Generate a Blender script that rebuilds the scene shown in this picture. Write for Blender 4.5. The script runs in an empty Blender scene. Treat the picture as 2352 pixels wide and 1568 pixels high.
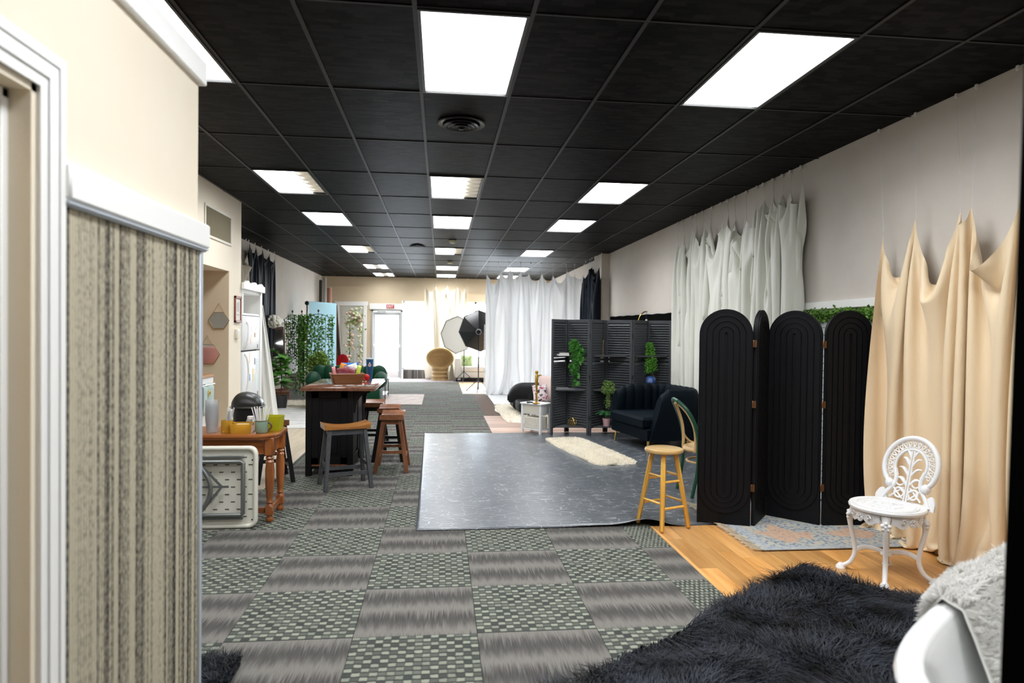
import bpy, bmesh, math, random
import numpy as np
from mathutils import Vector, Matrix, Euler
random.seed(7); np.random.seed(7)
scene = bpy.context.scene
col = scene.collection
PI = math.pi
# ------------------------------------------------------------------ camera
CZ, CEIL = 1.505, 3.159
yaw, pitch, roll = .108, -.0145, .0116
Fw = Vector((math.sin(yaw)*math.cos(pitch), math.cos(yaw)*math.cos(pitch), math.sin(pitch)))
r0 = Vector((math.cos(yaw), -math.sin(yaw), 0)); u0 = r0.cross(Fw)
Rt = math.cos(roll)*r0 + math.sin(roll)*u0; Up = -math.sin(roll)*r0 + math.cos(roll)*u0
cam = bpy.data.cameras.new('camera'); camo = bpy.data.objects.new('camera', cam); col.objects.link(camo)
cam.sensor_width = 36; cam.lens = 1519.3/2352*36; cam.clip_start = .05; cam.clip_end = 200
camo.matrix_world = Matrix(((Rt.x, Up.x, -Fw.x, 0), (Rt.y, Up.y, -Fw.y, 0), (Rt.z, Up.z, -Fw.z, CZ), (0, 0, 0, 1)))
cam.dof.use_dof = True; cam.dof.focus_distance = 6.0; cam.dof.aperture_fstop = 2.2
scene.camera = camo
# ------------------------------------------------------------------ sky, exposure, lamp power
PANEL_POWER, LAMP_SPREAD, LENS_GLOW = 46.0, 150, 6.0
w = bpy.data.worlds.new('sky'); scene.world = w; w.use_nodes = True
bg = w.node_tree.nodes['Background']; bg.inputs[0].default_value = (.86, .93, 1, 1); bg.inputs[1].default_value = 9.0
vs = scene.view_settings
vs.view_transform = 'Standard'; vs.look = 'None'; vs.gamma = 1; vs.exposure = 1.1; vs.use_curve_mapping = False
# ------------------------------------------------------------------ material helpers
def srgb(r, g, b): 
    f = lambda c: (c/255/12.92) if c/255 <= .04045 else ((c/255+.055)/1.055)**2.4
    return (f(r), f(g), f(b), 1)
def c4(c): return srgb(*c) if max(c) > 1 else (c[0], c[1], c[2], 1)
class NT:
    def __init__(s, name):
        s.m = bpy.data.materials.new(name); s.m.use_nodes = True; s.t = s.m.node_tree
        s.b = s.t.nodes['Principled BSDF']
    def n(s, typ, **kw):
        nd = s.t.nodes.new('ShaderNode'+typ)
        for k, v in kw.items(): setattr(nd, k, v)
        return nd
    def l(s, a, b): s.t.links.new(a, b)
    def inp(s, nd, i, v):
        if hasattr(v, 'is_linked') or isinstance(v, bpy.types.NodeSocket): s.l(v, nd.inputs[i])
        else: nd.inputs[i].default_value = v
    def math(s, op, a, b=0., c=None, clamp=False):
        nd = s.n('Math', operation=op, use_clamp=clamp); s.inp(nd, 0, a); s.inp(nd, 1, b)
        if c is not None: s.inp(nd, 2, c)
        return nd.outputs[0]
    def mix(s, f, a, b):
        nd = s.n('Mix', data_type='RGBA'); s.inp(nd, 0, f); s.inp(nd, 6, a); s.inp(nd, 7, b); return nd.outputs[2]
    def co(s, kind='Object', scale=(1, 1, 1), loc=(0, 0, 0), rot=(0, 0, 0)):
        mp = s.n('Mapping')
        if kind == 'Position': s.l(s.n('NewGeometry').outputs['Position'], mp.inputs[0])
        else: s.l(s.n('TexCoord').outputs[kind], mp.inputs[0])
        mp.inputs['Scale'].default_value = scale; mp.inputs['Location'].default_value = loc; mp.inputs['Rotation'].default_value = rot
        return mp.outputs[0]
    def noise(s, v, scale, detail=3, rough=.5, out=0):
        nd = s.n('TexNoise'); s.l(v, nd.inputs['Vector']); nd.inputs['Scale'].default_value = scale
        nd.inputs['Detail'].default_value = detail; nd.inputs['Roughness'].default_value = rough; return nd.outputs[out]
    def ramp(s, f, stops):
        nd = s.n('ValToRGB'); s.inp(nd, 0, f); e = nd.color_ramp.elements
        while len(e) < len(stops): e.new(.5)
        for el, (p, c) in zip(e, stops): el.position = p; el.color = c4(c) if len(c) == 3 else c
        return nd.outputs[0]
    def xyz(s, v):
        nd = s.n('SeparateXYZ'); s.l(v, nd.inputs[0]); return nd.outputs
    def bump(s, h, st=.3, d=.01):
        nd = s.n('Bump'); s.l(h, nd.inputs['Height']); nd.inputs['Strength'].default_value = st; nd.inputs['Distance'].default_value = d
        s.l(nd.outputs[0], s.b.inputs['Normal'])
    def fin(s, colr=None, rough=None, **kw):
        if colr is not None: s.inp(s.b, 'Base Color', colr)
        if rough is not None: s.inp(s.b, 'Roughness', rough)
        for k, v in kw.items(): s.b.inputs[k.replace('_', ' ')].default_value = v
        return s.m
def M(name, c, r=.5, m=0., v=None, vs=8., st=(1, 1, 1), bump=0., bs=60., bst=None, **kw):
    t = NT(name)
    if v is not None:
        f = t.noise(t.co('Object', st), vs, 4, .6)
        f = t.ramp(f, [(.3, (0., 0., 0.)), (.7, (1., 1., 1.))])
        colr = t.mix(f, c4(c), c4(v))
    else: colr = c4(c)
    if bump: t.bump(t.noise(t.co('Object', bst or st), bs, 3), bump, .01)
    return t.fin(colr, r, Metallic=m, **kw)
# ------------------------------------------------------------------ geometry helpers
def rotm(rot):
    if rot is None: return Matrix.Identity(3)
    if isinstance(rot, (int, float)): return Matrix.Rotation(rot, 3, 'Z')
    return Euler(rot).to_matrix()
class G:
    def __init__(s): s.bm = bmesh.new()
    def box(s, cx, cy, cz, sx, sy, sz, rot=None, bev=0., seg=1):
        R = rotm(rot); c = Vector((cx, cy, cz)); vs_ = []
        for dz in (-1, 1):
            for dx, dy in ((-1, -1), (1, -1), (1, 1), (-1, 1)):
                vs_.append(s.bm.verts.new(c + R @ Vector((dx*sx/2, dy*sy/2, dz*sz/2))))
        fs = [(3, 2, 1, 0), (4, 5, 6, 7), (0, 1, 5, 4), (1, 2, 6, 5), (2, 3, 7, 6), (3, 0, 4, 7)]
        fc = [s.bm.faces.new([vs_[i] for i in f]) for f in fs]
        if bev:
            ed = set(e for f in fc for e in f.edges)
            bmesh.ops.bevel(s.bm, geom=list(ed), offset=bev, segments=seg, affect='EDGES', profile=.5)
        return s
    def b2(s, x0, x1, y0, y1, z0, z1, bev=0., seg=1):
        return s.box((x0+x1)/2, (y0+y1)/2, (z0+z1)/2, abs(x1-x0), abs(y1-y0), abs(z1-z0), None, bev, seg)
    def bar(s, p0, p1, w, d=None, w1=None, d1=None, up=(0, 1, 0), bev=0.):
        p0, p1 = Vector(p0), Vector(p1); d = d or w; w1 = w1 or w; d1 = d1 or d
        a = (p1-p0).normalized(); x = a.cross(Vector(up))
        if x.length < 1e-4: x = a.cross(Vector((1, 0, 0)))
        x.normalize(); y = x.cross(a)
        A = [s.bm.verts.new(p0 + x*i*w/2 + y*j*d/2) for i, j in ((-1, -1), (1, -1), (1, 1), (-1, 1))]
        B = [s.bm.verts.new(p1 + x*i*w1/2 + y*j*d1/2) for i, j in ((-1, -1), (1, -1), (1, 1), (-1, 1))]
        fc = [s.bm.faces.new(A[::-1]), s.bm.faces.new(B)]
        for i in range(4): fc.append(s.bm.faces.new((A[i], A[(i+1) % 4], B[(i+1) % 4], B[i])))
        if bev: bmesh.ops.bevel(s.bm, geom=list(set(e for f in fc for e in f.edges)), offset=bev, segments=1, affect='EDGES', profile=.5)
        return s
    def tube(s, pts, r, n=8, closed=False, caps=True, flat=1.):
        pts = [Vector(p) for p in pts]; N = len(pts)
        rr = r if isinstance(r, (list, tuple)) else [r]*N
        rings = []; prev = None
        for i, p in enumerate(pts):
            if closed: t = pts[(i+1) % N] - pts[i-1]
            else: t = pts[min(i+1, N-1)] - pts[max(i-1, 0)]
            t.normalize()
            if prev is None:
                x = t.cross(Vector((0, 0, 1)))
                if x.length < .05: x = t.cross(Vector((1, 0, 0)))
            else: x = prev - t*prev.dot(t)
            x.normalize(); prev = x; y = t.cross(x)
            rings.append([s.bm.verts.new(p + (x*math.cos(2*PI*k/n) + y*math.sin(2*PI*k/n)*flat)*rr[i]) for k in range(n)])
        for i in range(N if closed else N-1):
            A, B = rings[i], rings[(i+1) % N]
            for k in range(n): s.bm.faces.new((A[k], A[(k+1) % n], B[(k+1) % n], B[k]))
        if caps and not closed:
            s.bm.faces.new(rings[0][::-1]); s.bm.faces.new(rings[-1])
        return s
    def cyl(s, p0, p1, r, r1=None, n=14): return s.tube([p0, p1], [r, r if r1 is None else r1], n)
    def lathe(s, prof, n=24, c=(0, 0, 0), R=None, sx=1., sy=1.):
        c = Vector(c); R = R or Matrix.Identity(3); rings = []
        for r, z in prof:
            if r < 1e-6: rings.append([s.bm.verts.new(c + R @ Vector((0, 0, z)))])
            else: rings.append([s.bm.verts.new(c + R @ Vector((r*sx*math.cos(2*PI*k/n), r*sy*math.sin(2*PI*k/n), z))) for k in range(n)])
        for A, B in zip(rings, rings[1:]):
            if len(A) == 1 and len(B) == 1: continue
            for k in range(n):
                k2 = (k+1) % n
                if len(A) == 1: s.bm.faces.new((A[0], B[k2], B[k]))
                elif len(B) == 1: s.bm.faces.new((A[k], A[k2], B[0]))
                else: s.bm.faces.new((A[k], A[k2], B[k2], B[k]))
        if len(rings[0]) > 1: s.bm.faces.new(rings[0][::-1])
        if len(rings[-1]) > 1: s.bm.faces.new(rings[-1])
        return s
    def prism(s, poly, h0, h1, T=None, bev=0.):
        """poly in local xy extruded along local z from h0 to h1, then transformed by 4x4 T"""
        T = T or Matrix.Identity(4)
        A = [s.bm.verts.new(T @ Vector((x, y, h0))) for x, y in poly]
        B = [s.bm.verts.new(T @ Vector((x, y, h1))) for x, y in poly]
        fb = s.bm.faces.new(A[::-1]); ft = s.bm.faces.new(B); N = len(poly)
        for i in range(N): s.bm.faces.new((A[i], A[(i+1) % N], B[(i+1) % N], B[i]))
        if bev: bmesh.ops.bevel(s.bm, geom=list(fb.edges)+list(ft.edges), offset=bev, segments=1, affect='EDGES', profile=.5)
        return s
    def grid(s, fn, nu, nv, cu=False, cv=False):
        V = [[s.bm.verts.new(fn(i/(nu if cu else nu-1), j/(nv if cv else nv-1))) for j in range(nv)] for i in range(nu)]
        for i in range(nu if cu else nu-1):
            for j in range(nv if cv else nv-1):
                i2, j2 = (i+1) % nu, (j+1) % nv
                s.bm.faces.new((V[i][j], V[i2][j], V[i2][j2], V[i][j2]))
        return s
    def ball(s, c, r, n=12, sz=1., m=8, sx=1., sy=1.):
        prof = [(r*math.sin(PI*i/m), -r*sz*math.cos(PI*i/m)) for i in range(m+1)]
        prof[0] = (0, prof[0][1]); prof[-1] = (0, prof[-1][1])
        return s.lathe(prof, n, c, None, sx, sy)
    def pillow(s, c, sx, sy, sz, R=None, n=10, p=3.):
        c = Vector(c); R = R or Matrix.Identity(3)
        for sg in (1, -1):
            def fn(u, v, sg=sg):
                x, y = 2*u-1, 2*v-1
                h = max(0, (1-abs(x)**p)*(1-abs(y)**p))**.5
                return c + R @ Vector((x*sx/2*(1-.06*(1-y*y)), y*sy/2*(1-.06*(1-x*x)), sg*h*sz/2))
            s.grid(fn, n, n)
        return s
    def mesh(s, name, sharp=40, recalc=True):
        if recalc: bmesh.ops.recalc_face_normals(s.bm, faces=s.bm.faces[:])
        me = bpy.data.meshes.new(name); s.bm.to_mesh(me); s.bm.free()
        me.shade_smooth(); me.set_sharp_from_angle(angle=math.radians(sharp)); return me
    def obj(s, name, mat, parent=None, sharp=40, loc=None):
        return ob(name, s.mesh(name, sharp), mat, parent, loc)
def ob(name, me, mat, parent=None, loc=None, rz=None):
    o = bpy.data.objects.new(name, me); col.objects.link(o)
    if mat is not None and me is not None and len(me.materials) == 0: me.materials.append(mat)
    if parent is not None: o.parent = parent
    if loc is not None: o.location = loc
    if rz is not None: o.rotation_euler = (0, 0, rz) if isinstance(rz, (int, float)) else rz
    return o
def tag(o, label, cat, group=None):
    o['label'] = label; o['category'] = cat
    if group: o['group'] = group
    return o
def thing(name, label, cat, loc=(0, 0, 0), rz=0, group=None):
    return tag(ob(name, None, None, None, loc, rz), label, cat, group)
def struct(o): o['kind'] = 'structure'; return o
def dup(root, loc, rz, label, group=None):
    r = root.copy(); col.objects.link(r); r.location = loc; r.rotation_euler = (0, 0, rz) if isinstance(rz, (int, float)) else rz
    r['label'] = label
    if group: r['group'] = group
    for ch in list(root.children):
        c = ch.copy(); col.objects.link(c); c.parent = r
        for g in list(ch.children):
            d = g.copy(); col.objects.link(d); d.parent = c
    return r
def npmesh(name, verts, tris):
    me = bpy.data.meshes.new(name); nv, nf = len(verts), len(tris); k = tris.shape[1]
    me.vertices.add(nv); me.vertices.foreach_set('co', np.ascontiguousarray(verts, dtype=np.float32).ravel())
    me.loops.add(nf*k); me.loops.foreach_set('vertex_index', np.ascontiguousarray(tris, dtype=np.int32).ravel())
    me.polygons.add(nf); me.polygons.foreach_set('loop_start', np.arange(0, nf*k, k, dtype=np.int32))
    me.update(); me.validate(); return me
def blades(name, base, nrm, length, width, lean, mat, parent, curl=.5, jitter=.35):
    """strands of pile: base (N,3), nrm (N,3) or (3,), each a curved two-segment tapering blade"""
    n = len(base); nrm = np.broadcast_to(np.asarray(nrm, float), (n, 3))
    L = length*(1+jitter*(np.random.rand(n, 1)*2-1))
    a = np.random.rand(n, 1)*2*PI
    t = np.concatenate([np.cos(a), np.sin(a), np.zeros((n, 1))], 1)
    t = t - nrm*(t*nrm).sum(1, keepdims=True); t /= np.linalg.norm(t, axis=1, keepdims=True)+1e-9
    ln = np.asarray(lean) if not np.isscalar(lean) else lean
    d = t*curl*(.4+np.random.rand(n, 1)) + (ln if not np.isscalar(ln) else 0)
    sd = np.cross(nrm, t); wd = width*(.6+.8*np.random.rand(n, 1))
    p1 = base + (nrm*.62 + d*.3)*L; p2 = base + (nrm*.9 + d*.95)*L
    V = np.stack([base-sd*wd/2, base+sd*wd/2, p1+sd*wd*.4, p1-sd*wd*.4, p2+sd*wd*.08, p2-sd*wd*.08], 1).reshape(-1, 3)
    i = np.arange(n)[:, None]*6
    F = np.concatenate([i+np.array([[0, 1, 2, 3]]), i+np.array([[3, 2, 4, 5]])], 0)
    o = ob(name, npmesh(name, V, F), mat, parent); o['kind'] = 'stuff'; return o
def leafcloud(name, pts, size, mat, parent, flat=.0, seed=1, stuff=True):
    rs = np.random.RandomState(seed); n = len(pts); pts = np.asarray(pts, float)
    q = rs.randn(n, 3); q[:, 2] *= .6; q /= np.linalg.norm(q, axis=1, keepdims=True)
    h = rs.randn(n, 3); s = np.cross(q, h); s /= np.linalg.norm(s, axis=1, keepdims=True); nn = np.cross(s, q)
    L = size*(.7+.6*rs.rand(n, 1))
    V = np.stack([pts, pts+q*L*.45+s*L*.42+nn*L*.1, pts+q*L, pts+q*L*.45-s*L*.42+nn*L*.1], 1).reshape(-1, 3)
    F = np.arange(n)[:, None]*4+np.array([[0, 1, 2, 3]])
    o = ob(name, npmesh(name, V, F), mat, parent)
    if stuff: o['kind'] = 'stuff'
    return o
def arcpts(c, r, a0, a1, n, ax='xz'):
    out = []
    for i in range(n):
        a = a0+(a1-a0)*i/(n-1); x, y = r*math.cos(a), r*math.sin(a)
        out.append((c[0]+x, c[1], c[2]+y) if ax == 'xz' else (c[0]+x, c[1]+y, c[2]) if ax == 'xy' else (c[0], c[1]+x, c[2]+y))
    return out
def spline(pts, n=6):
    P = [Vector(p) for p in pts]; out = []
    for i in range(len(P)-1):
        a, b, c, d = P[max(i-1, 0)], P[i], P[i+1], P[min(i+2, len(P)-1)]
        for k in range(n):
            t = k/n
            out.append(.5*((2*b)+(c-a)*t+(2*a-5*b+4*c-d)*t*t+(3*b-a-3*c+d)*t*t*t))
    return out+[P[-1]]
# ------------------------------------------------------------------ materials
m_cream = M('cream wall paint', (.86, .77, .62), .85, v=(.88, .80, .66), vs=3, bump=.08, bs=180)
m_tan = M('tan wall paint', (.68, .56, .39), .85, v=(.72, .60, .43), vs=3, bump=.06, bs=160)
m_grey = M('greige wall paint', (.66, .61, .55), .85, v=(.71, .66, .60), vs=2.5, bump=.12, bs=140)
m_white = M('white trim paint', (.92, .92, .90), .45)
m_white2 = M('white enamel', (.82, .83, .83), .35)
m_black = M('black painted wood', (.008, .008, .009), .42, bump=.05, bs=40, bst=(1, 1, .1), Specular_IOR_Level=.25)
m_blackmetal = M('black metal', (.015, .015, .017), .35, m=.4)
m_tbar = M('dark grey ceiling tee', (.016, .0155, .0155), .5, Specular_IOR_Level=.3)
def mk_glass():
    t = NT('window glass'); g = t.n('BsdfGlossy'); g.inputs['Roughness'].default_value = .02
    tr = t.n('BsdfTransparent'); tr.inputs[0].default_value = (.97, .985, 1, 1)
    mx = t.n('MixShader'); mx.inputs[0].default_value = .06
    t.l(tr.outputs[0], mx.inputs[1]); t.l(g.outputs[0], mx.inputs[2])
    t.l(mx.outputs[0], t.t.nodes['Material Output'].inputs[0]); return t.m
m_glass = mk_glass()
def cellrand(t, *ax):
    cm = t.n('CombineXYZ')
    for i, a in enumerate(ax): t.l(a, cm.inputs[i])
    wn = t.n('TexWhiteNoise', noise_dimensions='3D'); t.l(cm.outputs[0], wn.inputs['Vector']); return wn.outputs['Value']
def mk_ceil():
    t = NT('black flaked ceiling panel'); v = t.co('Position'); x, y, z = t.xyz(v)
    wob = t.math('MULTIPLY', t.noise(v, 22, 2), .02)
    row = t.math('FLOOR', t.math('DIVIDE', t.math('ADD', y, wob), .038)); rr = cellrand(t, row)
    cel = t.math('FLOOR', t.math('ADD', t.math('DIVIDE', t.math('ADD', x, wob), .11), t.math('MULTIPLY', rr, 7.)))
    n = t.math('ADD', t.math('MULTIPLY', cellrand(t, cel, row), .8), t.math('MULTIPLY', t.noise(t.co('Position', (14, 30, 9)), 1., 2), .3))
    f = t.ramp(n, [(.35, (0., 0., 0.)), (.85, (1., 1., 1.))]); t.bump(n, .35, .012)
    return t.fin(t.mix(f, (.0006, .0006, .0007, 1), (.0105, .0103, .0105, 1)), .46, Specular_IOR_Level=.03)
m_ceil = mk_ceil()
def mk_blocks():
    t = NT('carpet tile block weave'); v = t.co('Object'); x, y, z = t.xyz(v)
    wob = t.math('MULTIPLY', t.math('SUBTRACT', t.noise(v, 45, 2), .5), .010)
    xs = t.math('DIVIDE', t.math('ADD', x, wob), .0381); ys = t.math('DIVIDE', t.math('ADD', y, wob), .0381)
    cx, cy = t.math('FLOOR', xs), t.math('FLOOR', ys)
    par = t.math('FLOORED_MODULO', t.math('ADD', cx, cy), 2.)
    rn = cellrand(t, cx, cy, t.n('ObjectInfo').outputs['Random'])
    fy = t.math('FRACT', ys); fx_ = t.math('FRACT', xs)
    core = t.math('MULTIPLY', t.ramp(fy, [(.18, (0., 0., 0.)), (.34, (1., 1., 1.)), (.9, (1., 1., 1.)), (1., (.3, .3, .3))]), t.ramp(fx_, [(.0, (.4, .4, .4)), (.15, (1., 1., 1.)), (.85, (1., 1., 1.)), (1., (.4, .4, .4))]))  # darker block edges, with a shadow line painted along each block's bottom
    lightness = t.math('ADD', t.math('MULTIPLY', par, .50), t.math('MULTIPLY', rn, .30))
    fib = t.noise(t.co('Object', (70, 500, 1)), 1., 2)
    f = t.math('ADD', t.math('MULTIPLY', t.math('MULTIPLY', core, lightness), 1.05), t.math('MULTIPLY', fib, .25), clamp=True)
    c = t.ramp(f, [(.10, (.042, .047, .044)), (.36, (.110, .118, .100)), (.85, (.27, .283, .225))])
    t.bump(f, .4, .004); return t.fin(c, .95, Specular_IOR_Level=.1)
def mk_ikat():
    t = NT('carpet tile streaked weave'); v = t.co('Object'); x, y, z = t.xyz(v)
    ln = t.noise(t.co('Object', (330, 4, 1)), 1., 2, .6); ln2 = t.noise(t.co('Object', (34, 3, 1)), 1., 3, .7)
    ph = t.math('ADD', t.math('MULTIPLY', y, 1/.285), t.math('ADD', t.math('MULTIPLY', t.math('SUBTRACT', ln, .5), .9), t.math('MULTIPLY', t.math('SUBTRACT', ln2, .5), .8)))
    b = t.math('SINE', t.math('ADD', t.math('MULTIPLY', ph, 2*PI), 1.2))
    f = t.math('ADD', t.math('MULTIPLY', b, .25), t.math('MULTIPLY', ln, .75)); f = t.math('ADD', f, .14, clamp=True)
    c = t.ramp(f, [(.1, (.046, .046, .045)), (.45, (.105, .100, .092)), (.9, (.225, .212, .192))])
    t.bump(ln, .4, .004); return t.fin(c, .95, Specular_IOR_Level=.1)
m_blocks, m_ikat = mk_blocks(), mk_ikat()
def mk_wains(name='striped loop carpet wall covering', lo=(.050, .044, .044), hi=(.56, .51, .38), ax=1):
    t = NT(name); v = t.co('Position'); x, y, z = t.xyz(v)
    q = t.math('ADD', t.math('ADD', x, y), t.math('MULTIPLY', t.math('SUBTRACT', t.noise(v, 30, 2), .5), .006))
    cs_ = t.math('DIVIDE', q, .0135); ci = t.math('FLOOR', cs_); r1 = cellrand(t, ci); r2 = cellrand(t, ci, ci)
    bc = t.n('CombineXYZ'); t.l(t.math('ADD', t.math('MULTIPLY', ci, 13.7), t.math('MULTIPLY', t.math('FRACT', cs_), .5)), bc.inputs[0]); t.l(t.math('MULTIPLY', z, 62.), bc.inputs[1])
    bead = t.math('SUBTRACT', t.noise(bc.outputs[0], 1., 1), .5)
    n = t.noise(t.co('Position', (60, 60, 40)), 1., 3)
    prof = t.math('SINE', t.math('MULTIPLY', t.math('FRACT', cs_), PI))
    wide = cellrand(t, t.math('FLOOR', t.math('DIVIDE', q, .052)))
    f = t.math('ADD', t.math('MULTIPLY', r1, .62), t.math('MULTIPLY', wide, .22))
    f = t.math('ADD', f, t.math('MULTIPLY', bead, .75))
    f = t.math('ADD', f, t.math('MULTIPLY', t.math('SUBTRACT', n, .5), .35)); f = t.math('ADD', f, t.math('MULTIPLY', prof, .22), clamp=True)
    c = t.ramp(f, [(.15, lo), (.45, tuple(.45*k+.02 for k in hi)), (.8, hi)])
    t.bump(t.math('ADD', prof, t.math('MULTIPLY', bead, .4)), .7, .006); return t.fin(c, .95, Specular_IOR_Level=.1)
m_wains = mk_wains()
def wood(name, c1, c2, r=.35, axis='x', sc=1., coat=0., spec=.5, kind='Object'):
    s = {'x': (2, 26, 26), 'y': (26, 2, 26), 'z': (26, 26, 2)}[axis]
    t = NT(name); v = t.co(kind, tuple(k*sc for k in s))
    oi = t.n('ObjectInfo'); va = t.n('VectorMath', operation='ADD'); t.l(v, va.inputs[0])
    cm = t.n('CombineXYZ'); rr = t.math('MULTIPLY', oi.outputs['Random'], 37.)
    for i in range(3): t.l(rr, cm.inputs[i])
    t.l(cm.outputs[0], va.inputs[1])
    n = t.noise(va.outputs[0], 1., 5, .62)
    f = t.ramp(n, [(.33, (0., 0., 0.)), (.68, (1., 1., 1.))])
    colr = t.mix(f, c4(c1), c4(c2))
    hv = t.n('HueSaturation'); t.l(colr, hv.inputs['Color']); t.l(t.math('ADD', t.math('MULTIPLY', oi.outputs['Random'], .5), .75), hv.inputs['Value'])
    t.bump(n, .06, .004)
    return t.fin(hv.outputs[0], r, Coat_Weight=coat, Coat_Roughness=.12, Specular_IOR_Level=spec)
m_plank = wood('honey wood plank', (.52, .235, .06), (.76, .42, .15), .33, 'y', .6)
m_plank2 = wood('reddish laminate plank', (.42, .27, .20), (.62, .44, .35), .4, 'x', .6)
m_tanfl = wood('pale tan laminate', (.36, .30, .22), (.50, .43, .33), .4, 'y', .6)
m_oak = wood('orange oak', (.22, .06, .014), (.42, .14, .033), .3, 'x', 1., .4)
m_oakz = wood('orange oak upright', (.22, .06, .014), (.42, .14, .033), .3, 'z', 1., .4)
m_honey = wood('honey seat wood', (.30, .10, .02), (.52, .23, .055), .3, 'x', 1., .3)
m_brown = wood('brown stool wood', (.16, .055, .022), (.30, .12, .05), .28, 'x', 1., .3)
m_brownz = wood('brown stool leg wood', (.15, .05, .02), (.28, .11, .045), .35, 'z')
m_pine = wood('yellow varnished pine', (.72, .36, .05), (.86, .52, .11), .3, 'z', .8, .3)
m_pinex = wood('pale pine seat', (.66, .40, .13), (.82, .56, .24), .3, 'x', .5, .3)
m_acacia = wood('acacia tray wood', (.17, .06, .02), (.42, .20, .08), .5, 'x', .7)
m_dkwood = wood('dark walnut', (.06, .025, .012), (.15, .065, .03), .4, 'z')
m_cherry = wood('cherry counter top', (.15, .06, .035), (.26, .12, .075), .09, 'y', .8, .5)
m_greyleg = M('charcoal painted wood', (.05, .053, .06), .5, v=(.075, .078, .086), vs=25)
m_blkleg = M('black stool paint', (.008, .008, .009), .4, Specular_IOR_Level=.3)
# ------------------------------------------------------------------ structure: floor
g = G().b2(-3.9, 3.9, -2.4, 21.2, -.2, -.012)
floor = struct(g.obj('floor', M('carpet backing', (.10, .10, .10), .95)))
XW = 1.652
def tile_mesh(mat):
    me = G().box(0, 0, -.005, .6078, .6078, .01, bev=.0012).mesh('carpet_tile'); me.materials.append(mat); return me
tm = [tile_mesh(m_blocks), tile_mesh(m_ikat)]
rest = {0: G(), 1: G()}
cand = []
for r in range(-6, 28):
    for c in range(-5, 5):
        x0 = -1.0213+c*.6096; x1 = x0+.6096; y0 = 4.4977+r*.6096; y1 = y0+.6096
        if y0 < 1.2 or y0 > 20.9: continue
        if x0 < -3.7 or x0 > 1.6 and y0 < 4.9: continue
        if x0 > -.25 and y0 > 5.0 and y1 < 9.7: continue          # under the vinyl sheet
        if x1 < -1.3 and y0 > 6.9 and y1 < 13.2 : continue        # under the tan laminate
        if x0 > .75 and y0 > 9.6: continue                        # laminate, rugs and curtain on the right
        if x1 < -.93 and y1 < 2.6: continue
        cand.append((y0, x0, c, r))
cand.sort()
for i, (y0, x0, c, r) in enumerate(cand[:300]):
    k = (c+r+1) % 2
    x1 = min(x0+.6096, XW if y0 < 4.9 else 9)
    o = ob('carpet_tile', tm[1-k], None, floor, ((x0+x1)/2, y0+.3048, 0))
    if x1-x0 < .6: o.scale.x = (x1-x0)/.6096
print('carpet tiles', len(cand))
for k in (0, 1):
    g = G(); n_ = 0
    for (y0, x0, c, r) in cand[300:]:
        if (c+r+1) % 2 == k: g.box(x0+.3048, y0+.3048, -.005, .6078, .6078, .01); n_ += 1
    if n_: o = g.obj('far_carpet_tiles', [m_ikat, m_blocks][k], floor); o['kind'] = 'stuff'
# wood floor strip on the right, plank by plank
wf = struct(G().b2(XW, 3.5, -.5, 4.985, -.012, -.004).obj('wood_floor', M('dark underlay', (.05, .03, .02), .9)))
struct(G().b2(XW-.012, XW+.012, -.5, 4.985, -.004, .006, .003).obj('trim_1', m_plank))
pw = .123; rs = random.Random(3)
for i in range(15):
    x = XW+.012+i*pw; y = .9-rs.random()
    if x > 3.5: break
    while y < 4.985:
        L = rs.choice((.6, .8, .9, 1.1)); y1 = min(y+L, 4.985)
        if y1 > 1.0 and y1-y > .02:
            ob('plank', G().b2(-pw/2+.0006, pw/2-.0006, -(y1-y)/2+.0006, (y1-y)/2-.0006, -.004, .004, .0009).mesh('plank'), m_plank, wf, (x+pw/2, (y+y1)/2, 0))
        y = y1
# reddish laminate to the right, beyond the vinyl sheet
lf = struct(G().b2(.78, 3.5, 9.70, 15.75, -.012, -.004).obj('laminate_floor', M('laminate underlay', (.12, .08, .06), .9)))
rs = random.Random(5); y = 9.70; pm = {}
while y < 11.7:
    x = .78-rs.random()*.6
    while x < 3.5:
        x1 = min(x+1.1, 3.5); xa = max(x, .78)
        if x1-xa > .05: ob('plank', G().b2(-(x1-xa)/2+.001, (x1-xa)/2-.001, -.059, .059, -.004, .003, .0009).mesh('plank'), m_plank2, lf, ((xa+x1)/2, y+.06, 0))
        x = x1
    y += .12
struct(G().b2(-3.65, -1.62, 6.4, 13.3, -.012, .003).obj('tan_laminate_floor', m_tanfl))
struct(G().b2(-1.63, -1.605, 6.4, 13.3, -.004, .007, .002).obj('trim_2', M('dark floor edging', (.03, .03, .03), .5)))
struct(G().b2(.55, 3.5, 15.95, 19.5, -.012, .003).obj('far_wood_floor', wood('pale honey laminate', (.55, .36, .19), (.70, .50, .30), .4, 'x', .5)))
struct(G().b2(-2.4, 1.2, 19.6, 20.95, -.012, .003).obj('entry_mat_floor', M('pinkish entry carpet', (.36, .28, .27), .95, v=(.26, .24, .25), vs=1.6)))
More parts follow.
